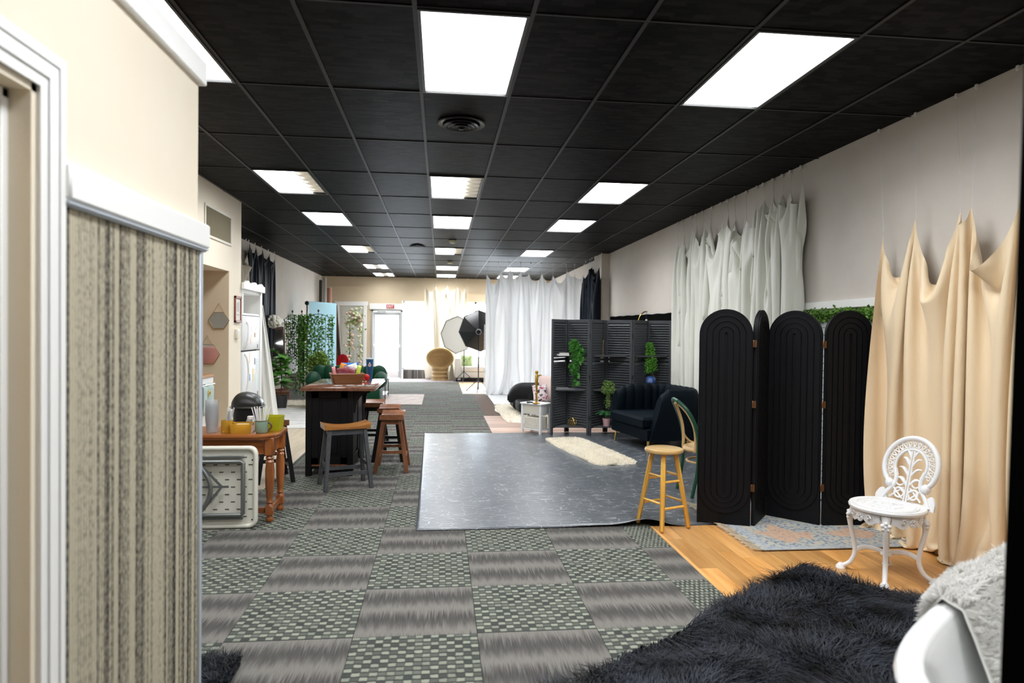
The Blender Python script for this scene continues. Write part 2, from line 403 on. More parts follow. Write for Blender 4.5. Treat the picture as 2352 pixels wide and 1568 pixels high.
# ------------------------------------------------------------------ structure: walls
struct(G().b2(-3.8, -3.65, -2.4, 21.1, 0, 3.4).obj('wall_left', m_grey))
struct(G().b2(3.5, 3.65, -2.4, 21.1, 0, 3.4).obj('wall_right', m_grey))
struct(G().b2(-3.8, 3.65, -2.4, -2.25, 0, 3.4).obj('wall_rear', m_cream))
struct(G().b2(3.33, 3.5, 13.55, 14.2, 0, CEIL+.1).obj('trim_3', m_grey))          # boxed pilaster
struct(G().b2(3.465, 3.5, 4.0, 6.3, 1.745, 1.815, .004).obj('trim_4', m_white))    # rail on the right wall
wb = struct(G().b2(-3.65, -2.13, 20.95, 21.1, 0, 3.4).b2(-2.13, -1.20, 20.95, 21.1, 2.14, 3.4).b2(-1.20, 3.32, 20.95, 21.1, 2.44, 3.4).b2(3.32, 3.5, 20.95, 21.1, 0, 3.4).obj('wall_back', m_tan))
struct(G().b2(-1.16, 3.32, 20.95, 21.1, 0, .28).obj('wall_knee', mk_wains('dark striped carpet wall covering', (.03, .03, .035), (.30, .28, .26))))
struct(G().b2(-3.62, -2.30, 20.925, 20.95, 2.84, 2.88, .004).obj('trim_5', m_tan))
struct(G().b2(.85, 1.6, 20.925, 20.95, 2.68, 2.71, .004).obj('trim_6', m_tan))
struct(G().b2(-2.2, -1.16, 20.90, 20.95, 2.16, 2.34, .005).obj('trim_7', m_white))
struct(G().b2(-3.645, -3.6, 15.0, 20.9, 1.66, 1.74, .004).obj('trim_8', m_white))
# dark carpet wainscot of the left wall beyond the curtains
struct(G().b2(-3.65, -3.62, 9.1, 20.95, 0, .40).obj('baseboard_left', mk_wains('brown striped carpet base', (.03, .028, .025), (.26, .22, .15))))
# kitchen block and soffit
struct(G().b2(-3.65, -2.61, 8.55, 9.03, 0, 3.2).obj('wall_kitchen', m_cream))
struct(G().b2(-2.73, -2.61, 5.6, 8.55, 2.215, 3.2).b2(-2.73, -2.61, 2.9, 5.6, 2.215, 3.2).obj('wall_alcove', m_cream))
struct(G().b2(-3.65, -2.73, 2.9, 8.55, 2.215, 2.3).obj('alcove_soffit', m_cream))
struct(G().b2(-3.65, -2.612, 8.535, 8.551, 0, 2.215).obj('wall_niche', m_tan))
# partition beside the camera
PX, PE = -.93, 2.66
struct(G().b2(PX-.12, PX, 1.637, PE, 0, 2.46).b2(PX-.12, PX, .62, 1.637, 2.06, 2.46).b2(PX-.12, PX, -2.3, .62, 0, 2.46).obj('wall_partition', m_cream))
struct(G().b2(PX, PX+.012, 1.72, PE, 0, 1.80).obj('wainscot_partition', m_wains))
struct(G().b2(PX-.15, PX+.022, -2.2, PE+.03, 2.44, 2.53, .004).obj('trim_9', m_white))
t10 = G().b2(PX-.13, PX+.034, 1.72, PE+.04, 1.815, 1.905, .006); struct(t10.obj('trim_10', m_white))
m_alu = M('bluish aluminium trim', (.55, .60, .66), .35, m=.3)
struct(G().b2(PX-.13, PX+.024, 1.72, PE+.028, 1.80, 1.815, .002).b2(PX-.13, PX+.030, 1.72, PE+.034, 1.806, 1.812).obj('trim_11', m_alu))
struct(G().b2(PX-.005, PX+.018, PE-.018, PE+.012, 0, 1.80, .003).obj('trim_12', m_alu))
# door in the partition (cased opening with recessed tan leaf)
d1 = struct(ob('door_1', None, None, None, (PX, 1.137, 0)))
cs = G()
for k, (wd, dp) in enumerate(((.088, .013), (.06, .018), (.024, .022))):
    o0 = .50-.006*0
    yi, zi, yo, zo = o0+(.088-wd), 2.06+(.088-wd), o0+.088, 2.06+.088
    cs.prism([(-.58, zi), (yi, zi), (yi, 0), (yo, 0), (yo, zo), (-.58, zo)], 0, dp, Matrix(((0, 0, 1, 0), (1, 0, 0, 0), (0, 1, 0, 0), (0, 0, 0, 1))), .003)
cs.obj('casing', m_white, d1)
G().b2(-.12, .002, .48, .50, 0, 2.06).b2(-.12, .002, -.48, .50, 2.04, 2.06).obj('jamb', m_cream, d1)
G().b2(-.075, -.045, .455, .48, 0, 2.04, .003).b2(-.075, -.045, -.48, .48, 2.015, 2.04, .003).obj('door_stop', m_white, d1)
G().b2(-.115, -.08, -.48, .48, 0, 2.04).obj('leaf', m_tan, d1)
# ------------------------------------------------------------------ structure: ceiling grid, panel by panel
ceil = struct(G().b2(-3.7, 3.6, -2.4, 21.0, CEIL+.035, CEIL+.2).b2(-3.7, 3.6, -2.4, 2.2, CEIL+.012, CEIL+.04).obj('ceiling', m_ceil))
GX, GY = -.1468, 4.65
LIGHTS = [(c, r) for r in (-1, 2, 4, 7, 10, 12) for c in (-3, 0, 3)]+[(0, -3), (3, -3)]
pm = G().box(0, 0, .01, .598, 1.207, .016, bev=.004).mesh('ceiling_panel'); pm.materials.append(m_ceil)
for r in range(-2, 14):
    for c in range(-6, 6):
        if (c, r) in LIGHTS: continue
        x0 = max(GX+c*.6096, -3.65); x1 = min(GX+(c+1)*.6096, 3.5); y0 = GY+r*1.2192; y1 = min(y0+1.2192, 20.95)
        o = ob('ceiling_panel', pm, None, ceil, ((x0+x1)/2, (y0+y1)/2, CEIL)); o.scale = ((x1-x0)/.6096, (y1-y0)/1.2192, 1)
mt = G().box(0, 0, 0, .024, 18.74, .006).mesh('main_tee'); mt.materials.append(m_tbar)
for c in range(-5, 6): ob('main_tee', mt, None, ceil, (GX+c*.6096, 2.21+9.37, CEIL-.002))
ct = G().box(0, 0, 0, 7.15, .014, .005).mesh('cross_tee'); ct.materials.append(m_tbar)
for r in range(-2, 14): ob('cross_tee', ct, None, ceil, (-.075, GY+r*1.2192, CEIL-.001))
# ------------------------------------------------------------------ ceiling lights
def mk_emit(name, c, s):
    t = NT(name); return t.fin(c4(c), .5, Emission_Color=c4(c), Emission_Strength=s)
def mk_lens():
    t = NT('lit translucent diffuser'); tr = t.n('BsdfTransparent'); tr.inputs[0].default_value = (1, 1, 1, 1)
    em = t.n('Emission'); em.inputs[0].default_value = (.96, .98, 1, 1); em.inputs[1].default_value = LENS_GLOW
    ad = t.n('MixShader'); ad.inputs[0].default_value = .5; t.l(tr.outputs[0], ad.inputs[1]); t.l(em.outputs[0], ad.inputs[2])
    t.l(ad.outputs[0], t.t.nodes['Material Output'].inputs[0]); return t.m
m_panel = mk_lens()
lamp = bpy.data.lights.new('tube_lamps', 'AREA'); lamp.shape = 'RECTANGLE'; lamp.size = .53; lamp.size_y = 1.14; lamp.spread = math.radians(LAMP_SPREAD); lamp.energy = PANEL_POWER; lamp.color = (.95, .975, 1.)
lamp_part = lamp.copy(); lamp_part.size = .38; lamp_part.energy = PANEL_POWER*.72; lamp_split = lamp.copy(); lamp_split.size = .20; lamp_split.energy = PANEL_POWER*.5
m_louv = mk_emit('lit reflector', (.7, .65, .55), .05)
fr = G().b2(-.292, .292, -.597, -.58, -.012, .02).b2(-.292, .292, .58, .597, -.012, .02).b2(-.292, -.275, -.58, .58, -.012, .02).b2(.275, .292, -.58, .58, -.012, .02).mesh('frame')
fr.materials.append(M('black light frame', (.02, .02, .02), .4))
dfull = G().box(0, 0, .006, .55, 1.16, .008).mesh('diffuser'); dfull.materials.append(m_panel)
dpart = G().b2(-.275, .115, -.58, .58, .002, .01).mesh('diffuser'); dpart.materials.append(m_panel)
dsplit = G().b2(-.275, -.06, -.58, .58, .002, .01).b2(.09, .275, -.58, .58, .002, .01).mesh('diffuser'); dsplit.materials.append(m_panel)
lv = G()
for k in range(6): lv.box(.195, -.5+k*.2, .010, .155, .17, .003, (.09, 0, 0))
lv = lv.mesh('louver_blade'); lv.materials.append(mk_emit('lit louver blade', (.80, .77, .68), .10))
rf = G().b2(.115, .275, -.58, .58, .024, .03).mesh('reflector'); rf.materials.append(m_louv)
rowname = {-3: 'row overhead of the viewer', -1: 'nearest row', 2: 'second row', 4: 'third row', 7: 'fourth row', 10: 'fifth row', 12: 'farthest row, by the back wall'}
colname = {-3: 'left', 0: 'middle', 3: 'right'}
for (c, r) in LIGHTS:
    part = (c, r) in ((-3, 2), (0, 2), (-3, 7), (0, 7)); split = (c, r) in ((-3, 12), (-3, 10))
    ex = ', one side of its lens open' if part else ''
    o = thing('ceiling_light', 'recessed rectangular ceiling light, %s column, %s%s' % (colname[c], rowname[r], ex), 'ceiling light', (GX+(c+.5)*.6096, GY+(r+.5)*1.2192, CEIL), 0, 'recessed ceiling lights')
    lo = bpy.data.objects.new('tube_lamps', lamp_part if part else lamp_split if split else lamp); col.objects.link(lo); lo.parent = o; lo.location = (-.08 if part else -.167 if split else 0, 0, .0115)
    ob('frame', fr, None, o); ob('diffuser', dpart if part else dsplit if split else dfull, None, o)
    if part: ob('louver', lv, None, o); ob('reflector', rf, None, o)
    if split: G().b2(-.06, .09, -.58, .58, .004, .012).obj('reflector', m_louv, o)
# ------------------------------------------------------------------ windows and doors of the back wall
w1 = struct(ob('window_1', None, None, None, (1.08, 21.0, 0)))
fx = [-1.16, .0, 1.1, 2.2, 3.32]
for x in fx: G().b2(x-1.08-.03, x-1.08+.03, -.05, .05, .28, 2.44, .004).obj('mullion', m_white, w1)
G().b2(-2.24, 2.24, -.05, .05, .28, .34, .004).obj('sill', m_white, w1); G().b2(-2.24, 2.24, -.05, .05, 2.38, 2.44, .004).obj('head', m_white, w1)
for a, b in zip(fx, fx[1:]): G().b2(a-1.08+.03, b-1.08-.03, -.004, .004, .34, 2.38).obj('pane', m_glass, w1)
d2 = struct(ob('door_2', None, None, None, (-1.66, 21.0, 0)))
m_dfr = M('pale aluminium door frame', (.62, .64, .64), .4, m=.2)
G().b2(-.47, -.42, -.09, .05, 0, 2.14, .004).b2(.42, .47, -.09, .05, 0, 2.14, .004).b2(-.47, .47, -.09, .05, 2.09, 2.14, .004).obj('frame', m_dfr, d2)
G().b2(-.42, -.36, -.04, .01, .02, 2.08, .004).obj('stile', m_dfr, d2); G().b2(.36, .42, -.04, .01, .02, 2.08, .004).obj('stile', m_dfr, d2)
G().b2(-.36, .36, -.04, .01, .02, .22, .004).obj('bottom_rail', m_white, d2); G().b2(-.36, .36, -.04, .01, 1.98, 2.08, .004).obj('top_rail', m_dfr, d2)
G().cyl((-.40, -.09, 1.02), (.40, -.09, 1.02), .016).b2(-.42, -.38, -.1, -.03, .98, 1.06, .003).b2(.38, .42, -.1, -.03, .98, 1.06, .003).obj('push_bar', m_white, d2)
G().b2(-.36, .36, -.02, -.012, .22, 1.98).obj('pane', m_glass, d2)
G().b2(-.30, -.02, -.16, -.09, 2.06, 2.13, .006).bar((-.1, -.14, 2.06), (.2, -.2, 2.04), .02, .012).obj('closer', m_dfr, d2)
# six panel door and casing
d3 = struct(ob('door_3', None, None, None, (-2.75, 20.94, 0)))
m_sage = M('pale sage door paint', (.56, .57, .50), .5)
G().b2(-.47, -.37, -.04, 0, 0, 2.38, .006).b2(.37, .47, -.04, 0, 0, 2.38, .006).b2(-.50, .50, -.05, 0, 2.26, 2.39, .006).obj('casing', m_white, d3)
G().b2(-.37, .37, -.02, 0, 0, 2.26).obj('leaf', m_sage, d3)
for x in (-.18, .18):
    for z0, z1 in ((.18, .86), (1.0, 1.62), (1.74, 2.1)):
        G().b2(x-.13, x+.13, -.026, -.02, z0, z1, .004).b2(x-.10, x+.10, -.034, -.02, z0+.03, z1-.03, .008).obj('raised_panel', m_sage, d3)
G().ball((.31, -.06, .98), .03).cyl((.31, -.05, .98), (.31, -.01, .98), .012).obj('door_knob', M('brass knob', (.6, .45, .2), .3, m=1), d3)
# outside pavement seen blown out through the glass
struct(G().b2(-30, 30, 21.3, 60, -.25, -.1).obj('pavement', M('pale concrete', (.55, .55, .54), .9, v=(.5, .5, .5), vs=.5)))
# exit sign
es = thing('exit_sign', 'small red and white EXIT sign above the glass door', 'exit sign', (-1.555, 20.89, 2.255))
G().b2(-.125, .125, -.016, .01, -.07, .07, .004).obj('housing', m_white2, es)
G().b2(-.118, .118, -.019, -.016, -.062, .062).obj('face', M('red sign face', (.50, .02, .015), .5), es)
fc = bpy.data.curves.new('exit_text', 'FONT'); fc.body = 'EXIT'; fc.size = .118; fc.align_x = 'CENTER'; fc.align_y = 'CENTER'; fc.extrude = .001; fc.offset = .0022
fo = bpy.data.objects.new('tmp', fc); col.objects.link(fo); bpy.context.view_layer.update()
me = bpy.data.meshes.new_from_object(fo.evaluated_get(bpy.context.evaluated_depsgraph_get())); bpy.data.objects.remove(fo)
me.materials.clear(); o = ob('lettering', me, M('white lettering', (.9, .88, .86), .5), es, (0, -.0205, 0), (PI/2, 0, 0)); o.scale = (.80, 1, 1)
# ------------------------------------------------------------------ floor coverings
def mk_vinyl():
    t = NT('grey cracked slate vinyl'); v = t.co('Object', (9, 16, 1))
    nd = t.n('TexVoronoi', feature='DISTANCE_TO_EDGE'); t.l(v, nd.inputs['Vector']); nd.inputs['Scale'].default_value = 1.; nd.inputs['Randomness'].default_value = .8
    n = t.noise(t.co('Object', (6, 9, 1)), 1., 3); br = t.ramp(n, [(.35, (0., 0., 0.)), (.65, (1., 1., 1.))])
    ln = t.ramp(nd.outputs['Distance'], [(.0, (1., 1., 1.)), (.04, (0., 0., 0.))])
    f = t.math('MULTIPLY', t.math('MULTIPLY', ln, br), .7)
    base = t.mix(t.noise(t.co('Object'), 2.2, 4), (.050, .060, .074, 1), (.088, .100, .116, 1))
    rg = t.math('ADD', t.math('MULTIPLY', t.noise(t.co('Object'), 3., 3), .12), .27)
    t.bump(t.noise(t.co('Object'), 2.5, 3), .12, .03)
    return t.fin(t.mix(f, base, (.60, .63, .64, 1)), rg, Specular_IOR_Level=.75, Coat_Weight=.35, Coat_Roughness=.3)
def vinyl(u, v):
    x = -.17+u*3.62; y = 5.0+v*4.74; z = .007
    x -= .045*v*(1-u)
    e = math.exp(-((x-1.62)/.17)**2)*math.exp(-(y-5.0)/.16); z += .055*e
    e2 = math.exp(-((x-1.25)/.25)**2)*math.exp(-(y-5.0)/.3); z += .012*e2
    z += .0015*math.sin(9*x+2*y)*math.sin(5*y)
    y -= .035*math.exp(-((x-1.85)/.25)**2)*(1-v)
    return Vector((x, y, z))
o = G().grid(vinyl, 120, 90).obj('vinyl_backdrop_sheet', mk_vinyl()); so = o.modifiers.new('s', 'SOLIDIFY'); so.thickness = .003
tag(o, 'glossy grey cracked slate vinyl sheet rolled out on the carpet', 'vinyl sheet')
struct(G().b2(1.8, 3.48, 5.2, 9.5, -.012, -.002).obj('subfloor_right', M('subfloor', (.1, .1, .1), .9)))
# black shag rug
def rug_frame(A, ang, L, W):
    u = np.array([math.cos(ang), math.sin(ang), 0]); v = np.array([-u[1], u[0], 0])
    return np.array([A[0], A[1], 0.]), u, v
def mk_fur(name, c1, c2, sc=7., r=.6, sheen=.3, spec=.3):
    t = NT(name); n = t.noise(t.co('Position'), sc, 4, .6); f = t.ramp(n, [(.35, (0., 0., 0.)), (.65, (1., 1., 1.))])
    cc = t.mix(f, c4(c1), c4(c2)); m_ = t.fin(cc, r, Sheen_Weight=sheen, Sheen_Roughness=.4, Specular_IOR_Level=spec)
    if max(c1) > .5:
        tl_ = t.n('BsdfTranslucent'); t.l(cc, tl_.inputs[0]); mx = t.n('MixShader'); mx.inputs[0].default_value = .5
        t.l(t.b.outputs[0], mx.inputs[1]); t.l(tl_.outputs[0], mx.inputs[2]); t.l(mx.outputs[0], t.t.nodes['Material Output'].inputs[0])
    return m_
def pile(n, P0, u, v, L, W, clump=.0):
    a = np.random.rand(n, 1); b = np.random.rand(n, 1)
    return P0+u*a*L+v*b*W
def vnoise(p, sc, seed):
    rs = np.random.RandomState(seed); out = np.zeros(len(p))
    for k in range(7):
        a = rs.rand()*2*PI; f = sc*(.6+rs.rand()*1.2)
        out += np.sin((p[:, 0]*math.cos(a)+p[:, 1]*math.sin(a))*f+rs.rand()*6)
    return out/2.6
rugang = math.atan2(-.587, -.81)
A = (2.30, 3.96)
P0, u, v = rug_frame(A, rugang, 2.6, 1.9)
rg = thing('shag_rug', 'big black shaggy rug lying on the wood floor and carpet', 'rug', (A[0], A[1], 0), rugang)
m_blkfur = mk_fur('black shag pile', (.0025, .003, .004), (.030, .036, .050), 6., .55, .06, .25)
G().b2(0, 2.6, 0, 1.9, .004, .02, .005).obj('backing', M('black rug backing', (.01, .01, .011), .9), rg)
b = pile(130000, np.zeros(3), np.array([1, 0, 0]), np.array([0, 1, 0]), 2.6, 1.9)
b[:, 2] = .02
q = b+0; ln = np.stack([vnoise(q, 9, 1), vnoise(q, 9, 2), np.zeros(len(q))], 1)*.9
b[:, 2] += 0.012*np.clip(vnoise(q, 14, 3), -1, 1)
blades('pile', b, (0, 0, 1), .05, .0055, ln, m_blkfur, rg, .95, .45)
# black mat at the foot of the partition
mt2 = thing('fluffy_mat', 'small black fluffy mat on the carpet behind the partition corner', 'mat', (-1.12, 2.93, 0))
G().box(0, 0, .009, .50, .24, .014, bev=.005).obj('backing', M('mat backing', (.01, .01, .011), .9), mt2)
b = pile(5000, np.array([-.25, -.12, .014]), np.array([1., 0, 0]), np.array([0, 1., 0]), .5, .24); blades('pile', b, (0, 0, 1), .05, .006, np.zeros((5000, 3)), m_blkfur, mt2, .8)
# oriental rug under the arched screen
def mk_orient():
    t = NT('faded blue and orange rug pattern'); v = t.co('Object'); x, y, z = t.xyz(v)
    ax = t.math('ABSOLUTE', x); ay = t.math('ABSOLUTE', y)
    big = t.noise(t.co('Object', (1, 1, 1)), 5.5, 2); fine = t.noise(t.co('Object'), 38, 4, .7)
    med = t.n('TexVoronoi', feature='F1'); t.l(t.co('Object', (7, 7, 1)), med.inputs['Vector'])
    f = t.math('ADD', t.math('MULTIPLY', fine, .5), t.math('MULTIPLY', med.outputs['Distance'], .6))
    c = t.ramp(f, [(.30, (.12, .16, .22)), (.44, (.25, .30, .35)), (.58, (.42, .44, .43)), (.75, (.50, .45, .35))])
    lz = t.math('ADD', t.math('MULTIPLY', t.math('ABSOLUTE', t.math('SUBTRACT', ax, .28)), 2.4), t.math('MULTIPLY', t.math('ABSOLUTE', t.math('ADD', ay, -.30)), 2.2))
    of = t.ramp(t.math('ADD', lz, t.math('MULTIPLY', t.math('SUBTRACT', big, .5), 1.3)), [(.38, (1., 1., 1.)), (.5, (0., 0., 0.))])
    c = t.mix(t.math('MULTIPLY', of, .62), c, (.62, .36, .21, 1))
    ed = t.math('MAXIMUM', t.math('SUBTRACT', ax, .50), t.math('SUBTRACT', ay, .56))
    bd = t.ramp(ed, [(0., (0., 0., 0.)), (.01, (1., 1., 1.)), (.075, (1., 1., 1.)), (.085, (0., 0., 0.))])
    c = t.mix(t.math('MULTIPLY', bd, .65), c, t.mix(fine, (.16, .22, .32, 1), (.62, .63, .60, 1)))
    t.bump(fine, .3, .004); return t.fin(c, .95, Specular_IOR_Level=.1)
og = thing('oriental_rug', 'faded blue and orange patterned rug with cream fringe under the arched screen', 'rug', (2.83, 4.96, .0115))
G().b2(-.60, .60, -.62, .62, 0, .008, .002).obj('carpet', mk_orient(), og)
n = 900; bb = np.stack([-.60+np.zeros(n), np.random.rand(n)*1.24-.62, np.full(n, .006)], 1)
blades('fringe', bb, (-.97, 0, .12), .075, .006, np.zeros((n, 3)), M('cream fringe', (.75, .68, .55), .9), og, .35, .3)
# fluffy cream sheepskin rugs
def fluffy(name, label, poly_c, L, W, ang, n, ln, mat, base):
    r = thing(name, label, 'rug', (poly_c[0], poly_c[1], .004), ang)
    def edge(k): return 1+.025*math.sin(5*k)+.02*math.sin(11*k+1)
    P = []
    for i in range(48):
        k = 2*PI*i/48; c_, s_ = math.cos(k), math.sin(k); e = (abs(c_)**8+abs(s_)**8)**(-1/8)
        P.append((L/2*c_*e*edge(k), W/2*s_*e*edge(k+2)))
    G().prism(P, 0, .014).obj('backing', base, r)
    th = np.random.rand(n)*2*PI; rad = np.sqrt(np.random.rand(n)); cc, ss = np.cos(th), np.sin(th); e = (abs(cc)**8+abs(ss)**8)**(-1/8)
    b = np.stack([L/2*cc*e*rad, W/2*ss*e*rad, np.full(n, .012)], 1)
    blades('pile', b, (0, 0, 1), ln, .008, np.zeros((n, 3)), mat, r, .9, .3)
    return r
m_creamfur = mk_fur('cream pile', (.88, .83, .72), (.92, .88, .79), 6., .8, .2, .1)
m_creambk = M('cream hide', (.86, .81, .7), .9)
fluffy('sheepskin_rug', 'cream fluffy sheepskin rug on the grey vinyl before the velvet sofa', (1.865, 8.235), 1.88, .56, math.radians(-80), 20000, .02, m_creamfur, m_creambk)
fluffy('sheepskin_rug', 'large cream fluffy rug on reddish laminate beside the black bench', (1.95, 12.1), 1.75, 2.8, 0, 9000, .035, m_creamfur, m_creambk)
fluffy('sheepskin_rug', 'cream fluffy rug in front of the ivy covered garden trellis', (-2.55, 13.75), 1.3, .8, 0, 5000, .035, m_creamfur, m_creambk)
def mk_marble(name, c1, c2, sc=3.):
    t = NT(name); n = t.noise(t.co('Object', (1, 3, 1)), sc, 6, .7); f = t.ramp(n, [(.45, (0., 0., 0.)), (.6, (1., 1., 1.))])
    return t.fin(t.mix(f, c4(c1), c4(c2)), .9, Specular_IOR_Level=.1)
def flatrug(label, x0, x1, y0, y1, mat, z=.004):
    return tag(G().b2(-(x1-x0)/2, (x1-x0)/2, -(y1-y0)/2, (y1-y0)/2, 0, .009, .002).obj('area_rug', mat, None, loc=((x0+x1)/2, (y0+y1)/2, z)), label, 'rug')
flatrug('pale distressed area rug under the metal framed coffee table', -2.15, -.36, 13.52, 15.72, mk_marble('pale distressed weave', (.62, .55, .50), (.40, .33, .31), 4))
flatrug('white marbled area rug on tan floor left of the island', -3.3, -1.7, 10.3, 12.9, mk_marble('white marbled weave', (.68, .67, .64), (.48, .48, .47), 3))
tag(G().b2(1.12, 3.45, 13.6, 15.6, 0, .006, .001).obj('white_floor_mat', M('white vinyl mat', (.78, .78, .78), .5)), 'plain white mat on the floor beneath the hanging white curtain', 'mat')
# ------------------------------------------------------------------ hanging curtains
def simcloth(pins, Wc, nu, nv, steps=110, iters=12, seed=1, bend=.3, shear=.3, floor=.006, lam=.22, damp=.9, dmax=.2, g=.30):
    """pins: (fraction along hem, a, z); relaxes a pinned cloth under gravity; returns (nu,nv,3) of (a, d, z)"""
    rs = np.random.RandomState(seed); du = Wc/(nu-1)
    fr, pa, pz = [np.array(v, float) for v in zip(*pins)]
    u = np.linspace(0, 1, nu); a = np.interp(u, fr, pa); z0 = np.interp(u, fr, pz)
    k = np.clip(np.searchsorted(fr, u, side='right')-1, 0, len(fr)-2)
    t = (u-fr[k])/(fr[k+1]-fr[k]); span = np.abs(pa[k+1]-pa[k]); L = (fr[k+1]-fr[k])*Wc
    zt = z0-span*np.sqrt(np.maximum(0, (L/span-1)*3/8))*.97*4*t*(1-t)
    h = np.linspace(0, 1, nv); P = np.zeros((nu, nv, 3))
    P[:, :, 0] = a[:, None]; P[:, :, 2] = zt[:, None]*(1-h)+(floor+.002)*h
    dv = ((zt-floor)/(nv-1))[:, None, None]
    da = np.diff(P[:, :, 0], axis=0); dz = np.diff(P[:, :, 2], axis=0)
    s = np.sqrt(np.maximum(0, du*du-da*da-dz*dz))
    x = (u[:-1]+u[1:])/2*Wc; ph = rs.rand(5)*6
    sg = np.sign(np.sin(2*np.pi*x/lam+ph[0]+1.2*np.sin(x*2.1+ph[1])+.6*np.sin(x*5.3+ph[2])))[:, None]
    d = np.concatenate([np.zeros((1, nv)), np.cumsum(s*sg, 0)], 0)
    win = max(5, int(lam*2.5/du)); ker = np.ones(win)/win
    for j in range(nv):
        pad = np.pad(d[:, j], win, mode='edge'); d[:, j] -= np.convolve(pad, ker, 'same')[win:-win]
    P[:, :, 1] = .06+np.clip(d, -.06, dmax)+.004*rs.randn(nu, nv)
    pin = np.clip(np.round(fr*(nu-1)).astype(int), 0, nu-1); pp = np.stack([pa, np.full(len(pa), .05), pz], 1)
    Q = P.copy(); rd = np.sqrt(du*du+dv*dv)
    def con(A, B, rest, st, push=0):
        dd = B-A; l = np.sqrt((dd*dd).sum(-1, keepdims=True))+1e-9; c = (l-rest)/l*.5*st
        if push: c = np.minimum(c, 0)
        dd *= c; A += dd; B -= dd
    for st in range(steps):
        V = (P-Q)*damp; Q = P.copy(); P = P+np.clip(V, -.02, .02); P[:, :, 2] -= 9.8/3600*g
        for it in range(iters):
            for o in (0, 1):
                con(P[o:nu-1:2], P[o+1:nu:2], du, 1.)
                con(P[:, o:nv-1:2], P[:, o+1:nv:2], dv, 1.)
            for o in (0, 1):
                con(P[o:nu-1:2, :-1], P[o+1:nu:2, 1:], rd[o:nu-1:2], shear); con(P[o+1:nu:2, :-1], P[o:nu-1:2, 1:], rd[o:nu-1:2], shear)
            for o in range(4): con(P[o:nu-2:4], P[o+2:nu:4], 2*du, bend, 1)
            P[pin, 0] = pp
            for o in (-1, 1):
                q = np.clip(pin+o, 0, nu-1); P[q, 0] = pp+np.array([o*du*.35, .01, -du*.9])*(q != pin)[:, None]
            np.clip(P[:, :, 1], 0, dmax, out=P[:, :, 1]); np.maximum(P[:, :, 2], floor, out=P[:, :, 2]); np.clip(P[:, :, 0], pa.min()-.02, pa.max()+.02, out=P[:, :, 0])
    return P
def curtain(label, A, B, nrm, pins, mat, sag, smax, nu, nv, hooks=None, clip='box', group=None, name='hanging_curtain', steps=110, sub=True, **kw):
    """pins: list of (s 0..1, z); cloth pinned along A->B, hanging free, in front of the wall (nrm points into the room)"""
    A = Vector(A); B = Vector(B); nrm = Vector(nrm).normalized(); W = (B-A).length; ax = (B-A)/W; off = Vector(((A.x+B.x)/2, (A.y+B.y)/2, 0))
    t = thing(name, label, 'curtain', off, 0, group); L = []
    for i in range(len(pins)-1): sp = abs(pins[i+1][0]-pins[i][0])*W; L.append(sp*(1+8/3*min(sag, smax/sp)**2))
    Wc = sum(L); fr = np.concatenate([[0], np.cumsum(L)])/Wc
    P = simcloth([(f, p[0]*W, p[1]) for f, p in zip(fr, pins)], Wc, nu, nv, steps=steps, **kw)
    ba = A-off
    V = np.array(ba)[None]+P[:, :, 0].reshape(-1, 1)*np.array(ax)[None]+P[:, :, 1].reshape(-1, 1)*np.array(nrm)[None]; V[:, 2] = P[:, :, 2].reshape(-1)
    i, j = np.meshgrid(np.arange(nu-1), np.arange(nv-1), indexing='ij'); q = (i*nv+j).ravel(); F = np.stack([q, q+nv, q+nv+1, q+1], 1)
    me = npmesh('cloth', V, F); me.shade_smooth(); o = ob('cloth', me, mat, t)
    if sub: m_ = o.modifiers.new('sub', 'SUBSURF'); m_.levels = 1; m_.render_levels = 1
    if hooks:
        cd = MATS.setdefault('line', M('clear hanging line', (.75, .75, .75), .4)); cm = MATS.setdefault('clip', M('white plastic clip', (.8, .8, .78), .4))
        for (s, zz), hk in zip(pins, hooks):
            p = A+(B-A)*s+nrm*.05; p.z = zz-.005; h = Vector(hk)
            G().tube([p-off, h-off], .0016, 5).obj('hanging_line', cd, t)
            cg = G()
            if clip == 'star':
                for k in range(5): a_ = 2*PI*k/5; cg.box(h.x-off.x, h.y-off.y+.016*math.cos(a_), h.z-.018+.016*math.sin(a_), .014, .015, .015, (a_, 0, 0))
                cg.box(h.x-off.x, h.y-off.y, h.z-.018, .012, .022, .022)
            else: cg.box(h.x-off.x, h.y-off.y, h.z-.016, .016, .02, .032, bev=.003)
            cg.obj('ceiling_clip', cm, t)
    return t
MATS = {}
def mk_cloth(name, c, r=.75, sheen=.3, c2=None, trans=0.):
    t = NT(name); n = t.noise(t.co('Object', (1, 1, .35)), 2.5, 4); t.bump(t.noise(t.co('Object', (3, 3, 1)), 6, 4), .25, .02)
    cc = t.mix(t.math('MULTIPLY', n, .5), c4(c), c4(c2 or tuple(k*.85 for k in c)))
    m_ = t.fin(cc, r, Sheen_Weight=sheen, Sheen_Roughness=.5, Specular_IOR_Level=.1 if max(c) < .05 else .4)
    if trans:
        tl_ = t.n('BsdfTranslucent'); t.l(cc, tl_.inputs[0]); mx = t.n('MixShader'); mx.inputs[0].default_value = trans
        t.l(t.b.outputs[0], mx.inputs[1]); t.l(tl_.outputs[0], mx.inputs[2]); t.l(mx.outputs[0], t.t.nodes['Material Output'].inputs[0])
    return m_
m_beige = mk_cloth('champagne beige fabric', (.86, .70, .48), .5, .2, (.80, .61, .39))
YS = [4.775, 4.423, 4.01, 3.92, 3.547, 3.0]; ZS = [2.32, 2.356, 2.33, 2.345, 2.34, 2.36]
y0, y1 = YS[0], YS[-1]
